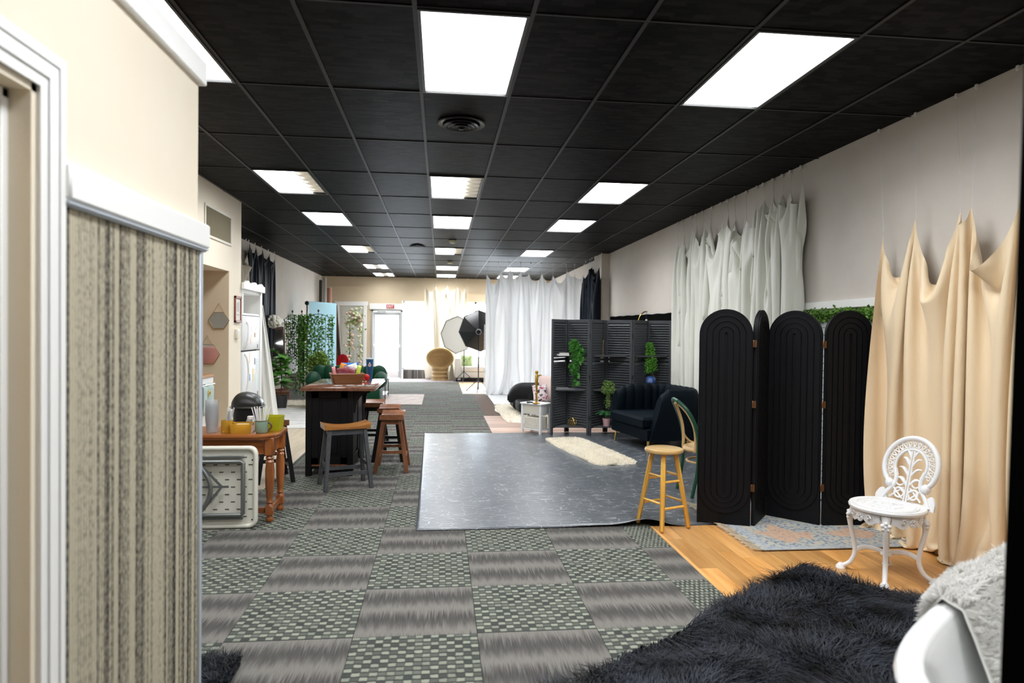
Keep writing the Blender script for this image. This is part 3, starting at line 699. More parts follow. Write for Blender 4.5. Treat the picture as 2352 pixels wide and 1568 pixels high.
curtain('champagne beige fabric swagged from lines on the wall behind the white chair', (3.44, y0, 0), (3.44, y1, 0), (-1, 0, 0), [((y-y0)/(y1-y0), z) for y, z in zip(YS, ZS)], m_beige, .66, .27, 170, 80,
        [(3.47, 4.97, CEIL), (3.47, 4.56, CEIL), (3.47, 4.17, CEIL), (3.47, 4.0, CEIL), (3.47, 3.69, CEIL), (3.47, 3.1, CEIL)], seed=1)
m_gwhite = mk_cloth('pale silvery white fabric', (.76, .77, .70), .5, .3, (.68, .68, .60))
YS = [9.31, 9.03, 8.73, 8.57, 8.31, 8.12, 7.76, 7.59, 7.41, 7.13, 6.90, 6.71, 6.52, 6.33, 6.17, 5.97]
ZS = [2.90, 2.91, 2.96, 2.98, 2.98, 2.94, 2.89, 2.95, 2.86, 2.90, 2.92, 2.98, 2.98, 2.935, 2.95, 2.97]
HY = [9.5, 9.31, 8.98, 8.81, 8.58, 8.27, 8.0, 7.81, 7.6, 7.3, 7.05, 6.9, 6.69, 6.5, 6.34, 6.14]
y0, y1 = YS[0], YS[-1]
curtain('silvery white gathered curtain hung high on the right wall behind the screens', (3.46, y0, 0), (3.46, y1, 0), (-1, 0, 0), [((y-y0)/(y1-y0), z) for y, z in zip(YS, ZS)], m_gwhite, .85, .26, 360, 72,
        [(3.48, y, CEIL) for y in HY], clip='star', seed=1, lam=.14, dmax=.13)
m_sheer = mk_cloth('white jersey fabric', (.90, .91, .92), .6, .1, (.86, .88, .90), .28)
XS = [1.08, 1.412, 1.64, 1.892, 2.092, 2.407, 2.672, 3.01, 3.2, 3.42]; ZS = [2.88, 2.92, 3.01, 2.95, 2.90, 2.91, 2.87, 2.99, 2.91, 2.93]
x0, x1 = XS[0], XS[-1]
curtain('wide white curtain hung across the room before the white sofa', (x0, 15.75, 0), (x1, 15.75, 0), (0, -1, 0), [((x-x0)/(x1-x0), z) for x, z in zip(XS, ZS)], m_sheer, .70, .26, 170, 56,
        [(x, 15.66, CEIL) for x in (1.12, 1.36, 1.6, 1.88, 2.13, 2.38, 2.67, 2.98, 3.19, 3.42)], seed=3, steps=90)
m_bvel = mk_cloth('midnight blue black velvet', (.006, .010, .017), .5, .04, (.003, .005, .010))
YS = [14.95, 14.5, 14.30, 14.08, 13.95, 13.42]; ZS = [2.84, 2.83, 2.90, 2.95, 2.90, 2.88]
y0, y1 = YS[0], YS[-1]
curtain('blue black velvet curtain hung from the boxed pilaster on the right wall', (3.31, y0, 0), (3.31, y1, 0), (-1, 0, 0), [((y-y0)/(y1-y0), z) for y, z in zip(YS, ZS)], m_bvel, .8, .30, 90, 50,
        [(3.3, y, CEIL) for y in YS], seed=5, lam=.16, dmax=.14, steps=80)
# black backdrop cloth along the right wall
def fn(u_, v_):
    y = 13.3-u_*3.62; zt = 1.84+.004*math.sin(u_*40)-.02*u_; z = .01+(zt-.01)*v_
    return Vector((3.465-.006*math.sin(u_*47)*(.3+v_*.3)-.004*math.sin(u_*23+v_), y, z))
tag(G().grid(fn, 200, 16).obj('backdrop_cloth', M('flat black cloth', (.0018, .0018, .002), .9, Specular_IOR_Level=.03)), 'low black cloth stretched along the right wall behind the slatted screen', 'backdrop')
m_offw = mk_cloth('cream sheer fabric', (.78, .72, .60), .7, .1, None, .10)
XS = [-.477, -.142, .208, .505, .816]; ZS = [2.877, 2.897, 2.93, 2.895, 2.942]; x0, x1 = XS[0], XS[-1]
curtain('cream sheer curtain swagged before the back window above the wicker chair', (x0, 20.78, 0), (x1, 20.78, 0), (0, -1, 0), [((x-x0)/(x1-x0), z) for x, z in zip(XS, ZS)], m_offw, .72, .25, 90, 46,
        [(x, 20.72, CEIL) for x in (-.479, -.131, .246, .476, .828)], seed=8, steps=80, dmax=.12)
YS = [12.78, 13.2, 13.67, 14.2, 14.7]; ZS = [3.1, 3.08, 3.11, 3.08, 3.10]; y0, y1 = YS[0], YS[-1]
curtain('black velvet curtain hung on the left wall beyond the refrigerator', (-3.60, y0, 0), (-3.60, y1, 0), (1, 0, 0), [((y-y0)/(y1-y0), z) for y, z in zip(YS, ZS)], m_bvel, .35, .14, 110, 50,
        [(-3.56, y, CEIL) for y in YS], seed=11, dmax=.10, steps=80)
YS = [11.3, 12.0, 12.65]; y0, y1 = YS[0], YS[-1]
curtain('cream curtain end on the left wall above the refrigerator cabinet', (-3.60, y0, 0), (-3.60, y1, 0), (1, 0, 0), [(0, 2.9), (.55, 2.88), (1, 2.91)], m_offw, .5, .3, 60, 40, [(-3.57, y, CEIL) for y in YS], seed=12, steps=60)
# ------------------------------------------------------------------ saddle stools
def saddle_stool(label, loc, rz, seatm, legm, h=.62):
    t = thing('saddle_stool', label, 'stool', (loc[0], loc[1], 0), rz, 'saddle stools around the island')
    poly = [(-.215, h-.058), (.215, h-.058)]
    for i in range(13):
        x = .22-.44*i/12; poly.append((x, h-.036+.034*(abs(x)/.22)**2.2))
    T = Matrix(((1, 0, 0, 0), (0, 0, -1, 0), (0, 1, 0, 0), (0, 0, 0, 1)))
    G().prism(poly, -.125, .125, T, .004).obj('seat', seatm, t)
    for sx in (-1, 1):
        for sy in (-1, 1):
            G().bar((sx*.165, sy*.085, h-.055), (sx*.215, sy*.165, 0), .036, .04, up=(0, 1, 0), bev=.003).obj('leg', legm, t)
    def at(z, sx, sy): k = (h-.055-z)/(h-.055); return (sx*(.165+.05*k), sy*(.085+.08*k), z)
    for sy in (-1, 1):
        G().bar(at(.15, -1, sy), at(.15, 1, sy), .018, .034, up=(0, 0, 1)).obj('stretcher', legm, t)
        G().bar(at(h-.085, -1, sy), at(h-.085, 1, sy), .016, .05, up=(0, 0, 1)).obj('apron', legm, t)
    for sx in (-1, 1):
        G().bar(at(.22, sx, -1), at(.22, sx, 1), .034, .018, up=(1, 0, 0)).obj('stretcher', legm, t)
        G().bar(at(h-.085, sx, -1), at(h-.085, sx, 1), .05, .016, up=(1, 0, 0)).obj('apron', legm, t)
    return t
saddle_stool('honey seated saddle stool with charcoal legs in front of the black island', (-.90, 6.50), .345, m_honey, m_greyleg)
saddle_stool('all brown wooden saddle stool beside the black island', (-.505, 7.27), PI/2, m_brown, m_brownz)
saddle_stool('black legged saddle stool right behind the all brown stool', (-.585, 7.86), PI/2, m_brown, m_blkleg)
saddle_stool('black legged saddle stool tucked under the far end of the island top', (-.82, 8.44), PI/2, m_brown, m_blkleg)
saddle_stool('black legged saddle stool with dark brown seat left of the island', (-1.66, 6.83), 1.95, m_brown, m_blkleg)
# ------------------------------------------------------------------ island
isl = thing('kitchen_island', 'black panelled island with glossy cherry wood top', 'island', (-1.125, 7.49, 0))
X0, X1, Y0, Y1 = -.24, .24, -.54, .50
G().b2(X0+.02, X1-.02, Y0+.02, Y1-.02, .07, .885).obj('body', m_black, isl)
for x in (X0+.03, X1-.03):
    for y in (Y0+.03, Y1-.03): G().b2(x-.03, x+.03, y-.03, y+.03, 0, .885, .004).obj('corner_post', m_black, isl)
def frame_panel(g, y, x0, x1, z0, z1, s):
    g.b2(x0, x1, y-.012*s, y, z0, z0+.09, .003); g.b2(x0, x1, y-.012*s, y, z1-.07, z1, .003)
    g.b2(x0, x0+.07, y-.012*s, y, z0, z1, .003); g.b2(x1-.07, x1, y-.012*s, y, z0, z1, .003)
    g.b2(x0+.1, x1-.1, y-.008*s, y, z0+.12, z1-.1, .006)
g = G(); frame_panel(g, Y0+.02, X0+.06, X1-.06, .10, .87, 1); g.obj('front_panel', m_black, isl)
g = G().b2(X0+.06, X1-.06, Y0+.005, Y0+.018, .10, .118, .003); g.obj('base_moulding', m_brownz, isl)
for k in range(2):
    y0, y1 = Y0+.06+k*.48, Y0+.06+k*.48+.46; g = G()
    for a, b, z0, z1 in ((y0, y1, .1, .19), (y0, y1, .8, .87), (y0, y0+.06, .1, .87), (y1-.06, y1, .1, .87)): g.b2(X1-.02, X1-.006, a, b, z0, z1, .003)
    g.b2(X1-.02, X1-.012, y0+.09, y1-.09, .22, .77, .006); g.obj('side_panel', m_black, isl)
g = G()
T = lambda y: Matrix(((1, 0, 0, 0), (0, 0, -1, y), (0, 1, 0, 0), (0, 0, 0, 1)))
prof = [(X1-.02, .885), (X1+.17, .885), (X1+.17, .86)]+[(X1+.155-.135*math.sin(a*PI/2/8)**.8, .855-.20*(1-math.cos(a*PI/2/8))) for a in range(9)]+[(X1-.02, .63)]
G().prism(prof, -.02, .02, T(Y0+.04), .003).obj('corbel', m_black, isl)
G().prism(prof, -.02, .02, T(Y1-.06), .003).obj('corbel', m_black, isl)
G().b2(-.275, .47, -.655, .60, .885, .90, .004).b2(-.27, .465, -.65, .595, .90, .92, .005, 2).obj('counter_top', m_cherry, isl)
# ------------------------------------------------------------------ things on the island
TZ = .92
tr = thing('snack_tray', 'acacia wood tray with sloping sides full of snacks on the island', 'tray', (-1.02, 7.45, TZ+.006), .25)
def tray_wall(x0, y0, x1, y1, g):  # a slanted board
    pass
wd, dp, ht, fl = .17, .13, .105, .035
def slab(g, pts, th):  # quad board with thickness
    a = [Vector(p) for p in pts]; n = (a[1]-a[0]).cross(a[3]-a[0]).normalized()*th
    A_ = [g.bm.verts.new(p) for p in a]; B_ = [g.bm.verts.new(p+n) for p in a]
    g.bm.faces.new(A_); g.bm.faces.new(B_[::-1])
    for i in range(4): g.bm.faces.new((A_[i], B_[i], B_[(i+1) % 4], A_[(i+1) % 4]))
    return g
cs_ = [(-1, -1), (1, -1), (1, 1), (-1, 1)]
G().b2(-wd+.03, wd-.03, -dp+.03, dp-.03, 0, .012).obj('base', m_acacia, tr)
for i in range(4):
    a, b = cs_[i], cs_[(i+1) % 4]
    slab(G(), [(a[0]*(wd-fl), a[1]*(dp-fl), 0), (b[0]*(wd-fl), b[1]*(dp-fl), 0), (b[0]*wd, b[1]*dp, ht), (a[0]*wd, a[1]*dp, ht)], .014).obj('side_board', m_acacia, tr)
def packet(name, label, loc, sx, sy, sz, rot, colr, cat='snack', r=.3):
    o = G().pillow((0, 0, 0), sx, sy, sz, None, 9).obj(name, M(name+' foil', colr, r, v=tuple(min(1, k*1.35+.03) for k in colr), vs=30), None, 60, loc)
    o.rotation_euler = rot; return tag(o, label, cat, 'snacks in the wooden tray')
bx, by = -1.02, 7.45
packet('snack_bag', 'dark red shiny snack bag across the front of the wooden tray', (bx+.0, by-.055, TZ+.115), .22, .11, .045, (1.15, .05, .3), (.16, .01, .02))
packet('snack_bag', 'plum coloured foil snack bag behind the dark red one', (bx+.045, by+.0, TZ+.135), .16, .11, .04, (1.0, .2, .35), (.22, .09, .13))
packet('snack_bag', 'bright blue snack bag at the back of the wooden tray', (bx+.02, by+.07, TZ+.16), .20, .13, .04, (1.35, 0, .2), (.02, .16, .50))
packet('snack_bag', 'white wrapped snack bag in the middle of the tray', (bx+.05, by+.035, TZ+.165), .13, .09, .04, (1.1, -.3, .4), (.70, .66, .64))
packet('snack_bar', 'pink wrapped snack bar leaning on the tray left end', (bx-.135, by-.03, TZ+.125), .04, .12, .03, (1.3, -.15, .2), (.70, .25, .27))
packet('snack_bag', 'orange snack packet standing in the tray', (bx-.055, by+.03, TZ+.16), .07, .12, .03, (1.4, .3, .1), (.80, .30, .04))
packet('snack_bag', 'lime green snack packet at the right end of the tray', (bx+.125, by+.0, TZ+.14), .05, .12, .03, (1.3, .25, .3), (.50, .62, .05))
# red bow
rb = thing('gift_bow', 'shiny red gift bow on the island behind the snack tray', 'bow', (-.865, 7.74, TZ))
for s_ in (-1, 1):
    G().ball((s_*.028, 0, .042), .04, 12, 1.0, 8, .85, .5).obj('loop', M('red satin', (.55, .012, .012), .3), rb)
G().ball((0, -.01, .016), .018, 10, .9).obj('knot', M('dark red satin', (.35, .008, .008), .35), rb)
# tumbler
tb = thing('tumbler', 'tall blue tumbler with straw on the island', 'tumbler', (-.825, 7.93, TZ))
G().lathe([(0, 0), (.029, 0), (.031, .004), (.043, .245), (.0, .245)], 24).obj('cup', M('blue cup', (.012, .10, .24), .35), tb)
G().lathe([(.0445, .243), (.0445, .254), (.03, .258), (0, .258)], 24).obj('lid', M('clear lid', (.55, .65, .70), .2), tb)
G().tube([(.004, 0, .1), (.006, 0, .33)], .004, 8).obj('straw', M('lilac straw', (.62, .60, .75), .3), tb)
G().cyl((.004, -.0385, .175), (.004, -.0415, .175), .018, None, 20).cyl((.004, -.0392, .2), (.004, -.0420, .2), .009, None, 16).obj('sticker', M('white sticker', (.75, .76, .74), .5), tb)
G().cyl((.004, -.040, .176), (.004, -.0424, .176), .012, None, 18).obj('sticker_print', M('coral print', (.70, .26, .20), .5), tb)
for k, (x, y, lb) in enumerate(((-1.05, 7.02, 'stone coaster on the island just below the snack tray'), (-.93, 7.05, 'stone coaster on the island second from the left'), (-.82, 7.02, 'stone coaster on the island third from the left'), (-.72, 7.0, 'stone coaster at the right corner of the island top'))):
    tag(G().lathe([(0, 0), (.047, 0), (.05, .003), (.048, .008), (0, .008)], 18).obj('coaster', M('pale stone', (.42, .42, .37), .7, v=(.2, .2, .19), vs=40), None, 40, (x, y, TZ)), lb, 'coaster', 'stone coasters on the island')
# ------------------------------------------------------------------ oak side table
ot = thing('console_table', 'orange oak console table with turned legs beside the partition', 'table', (-1.8, 5.5, 0))
tp = [(-.55, -.24), (.42, -.24)]+[(.42+.13*math.sin(a*PI/2/8), -.24+.13*(1-math.cos(a*PI/2/8))) for a in range(1, 9)]+[(.55, .12)]+[(.44+.11*math.cos(a*PI/2/6), .12+.12*math.sin(a*PI/2/6)) for a in range(1, 7)]+[(-.55, .24)]
G().prism(tp, .665, .69, None, .007).prism([(x*.985, y*.965) for x, y in tp], .652, .667).obj('table_top', m_oak, ot)
G().b2(-.5, .47, -.185, -.165, .53, .655).b2(-.5, .47, .165, .185, .53, .655).b2(.47, .49, -.17, .17, .53, .655).obj('apron', m_oak, ot)
G().b2(-.35, .25, -.192, -.185, .545, .64, .003).obj('drawer_front', m_oak, ot)
lp = [(.0, 0), (.024, 0), (.03, .012), (.03, .03), (.02, .045), (.02, .052), (.032, .055), (.032, .125), (.022, .14), (.030, .155), (.022, .17), (.026, .19), (.034, .30), (.036, .40), (.030, .455), (.034, .47), (.024, .485), (.034, .50), (.024, .515), (.0, .515)]
for x in (-.47, .485):
    for y in (-.17, .17):
        g = G().lathe(lp, 18, (x, y, 0)); g.box(x, y, .59, .07, .07, .14, bev=.005).box(x, y, .09, .058, .058, .07, bev=.004); g.obj('leg', m_oakz, ot)
for x in (-.47, .485): G().box(x, 0, .09, .022, .30, .045, bev=.003).obj('stretcher', m_oak, ot)
G().box(0, -.17, .09, .9, .022, .045, bev=.003).obj('stretcher', m_oak, ot)
# things on the oak table
OZ = .691
m_clear = NT('clear plastic'); m_clear = m_clear.fin((.86, .87, .88, 1), .12, Transmission_Weight=.75, IOR=1.15)
m_amber = NT('amber glass').fin((.80, .48, .06, 1), .15, Transmission_Weight=.55, IOR=1.25)
ck = thing('cup_stack', 'tall stack of clear plastic cups on the oak table', 'cups', (-1.775, 5.40, OZ))
for k in range(7): G().lathe([(.036, .0+k*.022), (.047, .12+k*.022), (.049, .12+k*.022), (.038, .0+k*.022)], 20).obj('cup', m_clear, ck)
am = thing('amber_mug', 'amber glass mug holding clear plastic cutlery on the oak table', 'mug', (-1.66, 5.40, OZ))
G().lathe([(0, 0), (.042, 0), (.044, .006), (.044, .095), (.040, .095), (.040, .012), (0, .012)], 22).obj('mug_body', m_amber, am)
G().tube(arcpts((.045, 0, .05), .026, -PI/2, PI/2, 9), .006, 8).obj('handle', m_amber, am)
rs = random.Random(2)
for k in range(12):
    a = rs.random()*2*PI; r_ = .024*math.sqrt(rs.random()); dx = rs.uniform(-.015, .06); h_ = rs.uniform(.16, .20)
    G().bar((r_*math.cos(a), r_*math.sin(a), .02), (r_*math.cos(a)+dx, r_*math.sin(a), h_), .011, .003).obj('plastic_knife', m_clear, am)
at = thing('amber_dish', 'square amber glass dish with white packets on the oak table', 'dish', (-1.54, 5.38, OZ), .1)
q = .068
G().b2(-q, q, -.06, .06, 0, .008).obj('dish_base', m_amber, at)
for i in range(4):
    a, b = cs_[i], cs_[(i+1) % 4]
    slab(G(), [(a[0]*q, a[1]*.06, 0), (b[0]*q, b[1]*.06, 0), (b[0]*(q+.008), b[1]*.068, .075), (a[0]*(q+.008), a[1]*.068, .075)], .005).obj('dish_wall', m_amber, at)
tag(G().box(0, 0, .035, .10, .07, .05, bev=.008, seg=2).obj('packet_pile', M('white packets', (.82, .78, .68), .7), None, 40, (-1.54, 5.38, OZ+.006)), 'block of white paper packets inside the square amber dish', 'packets')
jr = thing('glass_jar', 'small clear jar with lid standing behind the amber dish', 'jar', (-1.505, 5.49, OZ))
G().lathe([(0, 0), (.032, 0), (.034, .006), (.034, .08), (.026, .095), (.0, .095)], 20).obj('jar_body', m_clear, jr)
G().lathe([(.027, .093), (.027, .112), (.024, .115), (0, .115)], 20).obj('lid', M('pale lid', (.75, .74, .72), .35), jr)
gm = thing('green_mug', 'sage green mug with dark rim full of paper straws on the oak table', 'mug', (-1.39, 5.37, OZ))
G().lathe([(0, 0), (.04, 0), (.048, .012), (.050, .095), (.046, .095), (.044, .014), (0, .012)], 24).obj('mug_body', M('sage glaze', (.27, .40, .30), .3), gm)
G().tube([(.0505*math.cos(2*PI*k/24), .0505*math.sin(2*PI*k/24), .096) for k in range(24)], .003, 6, True).obj('rim', M('brown glaze', (.10, .05, .025), .35), gm)
G().tube(arcpts((.048, 0, .05), .028, -PI/2.2, PI/2, 11), .007, 8).obj('handle', M('brown glaze handle', (.12, .06, .03), .35), gm)
scol = [(.86, .86, .84), (.80, .84, .62), (.86, .72, .74), (.72, .76, .86), (.86, .82, .60), (.84, .84, .86)]
for k in range(20):
    a = rs.random()*2*PI; r_ = .034*math.sqrt(rs.random()); dx = r_*math.cos(a)*1.3
    G().tube([(r_*math.cos(a)*.8, r_*math.sin(a)*.8, .02), (r_*math.cos(a)+dx, r_*math.sin(a)*1.4, rs.uniform(.185, .205))], .0038, 7).obj('straw', M('straw paper', scol[k % 6], .5), gm)
yb = thing('yellow_basket', 'translucent yellow green plastic basket on the oak table corner', 'basket', (-1.335, 5.52, OZ), -.12)
m_yel = NT('yellow green plastic').fin((.52, .50, .02, 1), .3, Transmission_Weight=.25, IOR=1.2)
q, d_ = .055, .05
G().b2(-q, q, -d_, d_, 0, .006).obj('basket_base', m_yel, yb)
for i in range(4):
    a, b = cs_[i], cs_[(i+1) % 4]
    slab(G(), [(a[0]*q, a[1]*d_, 0), (b[0]*q, b[1]*d_, 0), (b[0]*(q+.01), b[1]*(d_+.01), .115), (a[0]*(q+.01), a[1]*(d_+.01), .115)], .004).obj('basket_wall', m_yel, yb)
for k in range(4): G().b2(-.036+k*.018, -.026+k*.018, -d_-.008, -d_-.004, .035, .08, .002).obj('basket_rib', M('lime plastic', (.62, .60, .05), .4), yb)
# ------------------------------------------------------------------ folded plastic table
ft = thing('folding_table', 'white plastic folding table standing on edge, underside with grey legs showing', 'folding table', (-1.72, 5.17, 0))
m_hdpe = M('cream white plastic', (.78, .76, .66), .5, bump=.15, bs=220)
m_tubeg = M('grey powder coated steel', (.20, .21, .20), .35, m=.5)
rr = []
for cx, cz, a0 in ((.30, .06, -PI/2), (.30, .565, 0), (-.50, .565, PI/2), (-.50, .06, PI)):
    for k in range(7): a = a0+PI/2*k/6; rr.append((cx+.055*math.cos(a), cz+.055*math.sin(a)))
TT = Matrix(((1, 0, 0, 0), (0, 0, -1, 0), (0, 1, 0, 0), (0, 0, 0, 1)))
G().prism(rr, -.02, .012, TT, .006).obj('table_top', m_hdpe, ft)
G().tube([(x, -.014, z) for x, z in [(a*.975-.002, (b-.3125)*.955+.3125) for a, b in rr]], .017, 10, True).obj('rim', m_hdpe, ft)
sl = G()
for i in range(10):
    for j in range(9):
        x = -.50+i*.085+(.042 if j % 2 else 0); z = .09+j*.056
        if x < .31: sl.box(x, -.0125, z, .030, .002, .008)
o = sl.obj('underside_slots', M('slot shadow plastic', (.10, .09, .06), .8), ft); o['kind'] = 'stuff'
for z, w_ in ((.545, .28), (.085, .28)): G().box(-.12, -.030, z, .76, .022, .022, bev=.003).obj('side_rail', m_tubeg, ft)
G().tube([(-.5, -.045, .51), (.245, -.045, .51), (.262, -.045, .50), (.262, -.045, .12), (.245, -.045, .11), (-.5, -.045, .11)], .016, 10).obj('leg_frame', m_tubeg, ft)
G().tube([(-.065+.10*math.cos(k/14*PI-PI/2), -.060, .31-.20+.40*k/14) for k in range(15)], .015, 10).obj('curved_leg', m_tubeg, ft)
G().bar((-.05, -.05, .50), (.11, -.05, .325), .018, .006).bar((.11, -.05, .325), (-.05, -.05, .12), .018, .006).bar((-.4, -.05, .325), (.16, -.05, .325), .016, .008).obj('brace', m_tubeg, ft)
for x, z in ((-.085, .46), (-.085, .085)): G().cyl((x, -.06, z), (x, -.075, z), .018).obj('knob', m_blackmetal, ft)
for x, z in ((.325, .52), (.325, .07)): G().cyl((x, -.030, z), (x, -.033, z), .006, None, 10).obj('screw_cap', m_blackmetal, ft)
G().lathe([(0, 0), (.05, 0), (.055, .02), (.055, .08), (.04, .1), (0, .1)], 18, (-.10, -.06, .30), Matrix.Rotation(PI/2, 3, 'X')).obj('foot_wheel', m_blkleg, ft)
# ------------------------------------------------------------------ bin
tc = thing('trash_can', 'black swing lid trash can behind the oak table', 'trash can', (-2.06, 7.4, 0), .1)
def bin_fn(u_, v_):
    a = 2*PI*u_; e = (abs(math.cos(a))**4+abs(math.sin(a))**4)**(-.25); s_ = .115+.03*v_
    return Vector((s_*e*math.cos(a), s_*.95*e*math.sin(a), .66*v_))
g = G().grid(bin_fn, 32, 8, True); g.b2(-.10, .10, -.095, .095, 0, .01); g.obj('bin_body', M('black bin plastic', (.008, .008, .009), .45), tc)
G().grid(lambda u_, v_: Vector((lambda a, e, s_: (s_*e*math.cos(a), s_*.95*e*math.sin(a), .655+.012*v_))(2*PI*u_, (abs(math.cos(2*PI*u_))**4+abs(math.sin(2*PI*u_))**4)**(-.25), .149)), 32, 3, True).obj('liner', M('purple bin liner', (.22, .12, .45), .4), tc)
def lid_fn(u_, v_):
    a = 2*PI*u_; e = (abs(math.cos(a))**4+abs(math.sin(a))**4)**(-.25); s_ = .158*math.cos(v_*PI/2)**.6; z = .665+.035*min(1, v_*8)+.125*math.sin(v_*PI/2)**1.5
    return Vector((s_*e*math.cos(a)+.0, s_*.95*e*math.sin(a), z-.05*max(0, (s_*math.cos(a)/.158))*v_))
m_lid = M('dark olive black lid', (.030, .030, .026), .35)
G().grid(lid_fn, 40, 16, True).obj('lid', m_lid, tc)
G().tube([(.163*math.cos(a)*(abs(math.cos(a))**4+abs(math.sin(a))**4)**(-.25), .156*math.sin(a)*(abs(math.cos(a))**4+abs(math.sin(a))**4)**(-.25), .668) for a in [2*PI*k/36 for k in range(36)]], .012, 8, True).obj('lid_rim', m_lid, tc)
# ------------------------------------------------------------------ refrigerator and cabinet
FX = -2.60
cb = thing('fridge_cabinet', 'white open topped cabinet with scalloped crown around the refrigerator', 'cabinet', (-3.1, 9.55, 0))
G().b2(-.52, .50, .42, .49, 0, 2.04, .003).obj('side_panel', m_white, cb)
G().b2(-.52, .48, -.51, -.475, 0, 2.04, .003).obj('side_panel', m_white, cb)
G().b2(-.52, .48, -.475, .42, 1.69, 1.715).b2(-.52, .48, -.475, .42, 1.985, 2.04).obj('shelf', m_white, cb)
G().b2(.05, .07, -.475, .42, 1.715, 1.985).obj('cubby_back', m_tan, cb)
G().b2(.48, .50, -.475, -.44, 1.70, 1.99).b2(.48, .50, .39, .42, 0, 1.99).obj('face_frame', m_white, cb)
cr = [(-.53, 2.03), (.51, 2.03), (.51, 2.10)]
for k in range(31):
    y = .51-1.04*k/30; cr.append((y, 2.115+.035*math.sin(abs((y+.01)/.52)*PI*1.5+PI/2)**2*(1 if abs(y) < .40 else .3)))
T5 = Matrix(((0, 0, 1, .50), (1, 0, 0, 0), (0, 1, 0, 0), (0, 0, 0, 1)))
G().prism(cr, 0, .035, T5, .004).obj('crown', m_white, cb)
fg = thing('refrigerator', 'white top freezer refrigerator with magnets and notes on its doors', 'refrigerator', (-3.1, 9.52, 0))
m_fr = M('white textured fridge', (.80, .80, .79), .4, bump=.05, bs=300)
G().b2(-.45, .45, -.44, .40, 0, 1.685, .006).obj('fridge_body', m_fr, fg)
G().b2(.45, .50, -.44, .40, 1.215, 1.68, .012, 2).obj('freezer_door', m_fr, fg)
G().b2(.45, .50, -.44, .40, .06, 1.195, .012, 2).obj('fridge_door', m_fr, fg)
G().b2(.44, .455, -.43, .39, 1.195, 1.215).obj('door_gap', M('dark gasket', (.04, .04, .04), .7), fg)
G().tube(spline([(.50, -.38, 1.24), (.535, -.37, 1.3), (.545, -.33, 1.42), (.53, -.28, 1.55), (.50, -.26, 1.60)]), .013, 8).obj('freezer_handle', m_fr, fg)
G().tube(spline([(.50, -.36, 1.17), (.535, -.35, 1.10), (.545, -.32, .90), (.53, -.34, .7), (.50, -.36, .62)]), .013, 8).obj('fridge_handle', m_fr, fg)
for k, (y, z, a, b, c_) in enumerate(((.0, 1.50, .10, .07, (.75, .70, .68)), (.14, 1.42, .05, .06, (.30, .16, .08)), (-.02, 1.36, .09, .13, (.82, .62, .50)), (.28, 1.26, .03, .05, (.15, .14, .2)), (.22, 1.52, .06, .05, (.78, .70, .55)), (-.1, 1.10, .05, .16, (.84, .62, .45)), (.14, 1.05, .04, .09, (.12, .14, .2)), (.26, 1.0, .1, .16, (.66, .72, .80)), (-.12, .84, .07, .09, (.10, .24, .62)), (.06, .86, .08, .18, (.80, .66, .42)), (.22, .76, .10, .22, (.62, .76, .80)), (.02, .56, .03, .06, (.15, .15, .15)), (.30, .58, .05, .07, (.25, .24, .24)))):
    G().b2(.50, .503, y-a/2, y+a/2, z-b/2, z+b/2).obj('magnet', M('magnet print', c_, .5, v=tuple(min(1, q_*1.4) for q_ in c_), vs=40), fg)
# white cloth leaning beside the cabinet
def fn(u_, v_):
    z = .01+1.85*v_; w_ = .24*(1-v_)**.9+.035; return Vector((-2.665+u_*w_+.01*math.sin(u_*20)*(1-v_), 10.16+.02*math.sin(u_*14+2*v_)+.05*(1-v_)*u_, z))
o = G().grid(fn, 24, 24).obj('draped_sheet', mk_cloth('plain white cotton', (.80, .80, .76), .8, .1)); o.modifiers.new('s', 'SOLIDIFY').thickness = .006
tag(o, 'white sheet hanging down the far side of the refrigerator cabinet', 'sheet')
# ------------------------------------------------------------------ kitchen alcove
m_brass = M('aged brass', (.45, .33, .15), .3, m=1.)
m_mirror = M('mirror glass', (.85, .87, .85), .03, m=1.)
def hexmirror(label, x, z, s=.125):
    t = thing('hexagon_mirror', label, 'mirror', (x, 8.533, z), 0, 'hexagon mirrors in the alcove')
    P = [(s*math.cos(PI/3*k), s*.92*math.sin(PI/3*k)) for k in range(6)]
    T_ = Matrix(((1, 0, 0, 0), (0, 0, -1, 0), (0, 1, 0, 0), (0, 0, 0, 1)))
    G().prism(P, 0, .010, T_).obj('glass', m_mirror, t)
    G().tube([(a, -.010, b) for a, b in P], .004, 6, True).obj('frame', m_brass, t)
    G().tube([(-.06, -.008, s*.80), (0, -.006, s*.80+.115), (.06, -.008, s*.80)], .0025, 6).obj('chain', m_brass, t)
hexmirror('hexagonal brass framed mirror on a chain, the upper one in the alcove', -2.725, 1.605)
hexmirror('hexagonal mirror low in the alcove reflecting the pink microwave', -2.86, 1.185, .15)
kc = thing('kitchen_cart', 'white kitchen cart with butcher block top in the alcove', 'cart', (-3.02, 7.6, 0))
G().b2(-.34, .34, -.62, .62, .93, .965, .006).obj('butcher_block_top', wood('butcher block', (.34, .16, .06), (.50, .27, .11), .4, 'y'), kc)
G().b2(-.31, .31, -.60, .60, .08, .86, .004).b2(-.33, .33, -.63, .63, .86, .93, .004).obj('cart_body', m_white, kc)
for x in (-.28, .28):
    for y in (-.56, .56): G().b2(x-.025, x+.025, y-.025, y+.025, 0, .08, .003).obj('leg', m_white, kc)
for y in (-.3, .3): G().b2(.31, .325, y-.27, y+.27, .66, .84, .004).obj('drawer', m_white, kc)
for y in (-.3, .3): G().b2(.31, .325, y-.27, y+.27, .10, .64, .004).obj('door', m_white, kc)
G().tube([(.36, -.5, .85), (.36, .58, .85)], .008, 8).b2(.32, .365, -.51, -.49, .84, .86).b2(.32, .365, .57, .59, .84, .86).obj('towel_rail', m_white, kc)
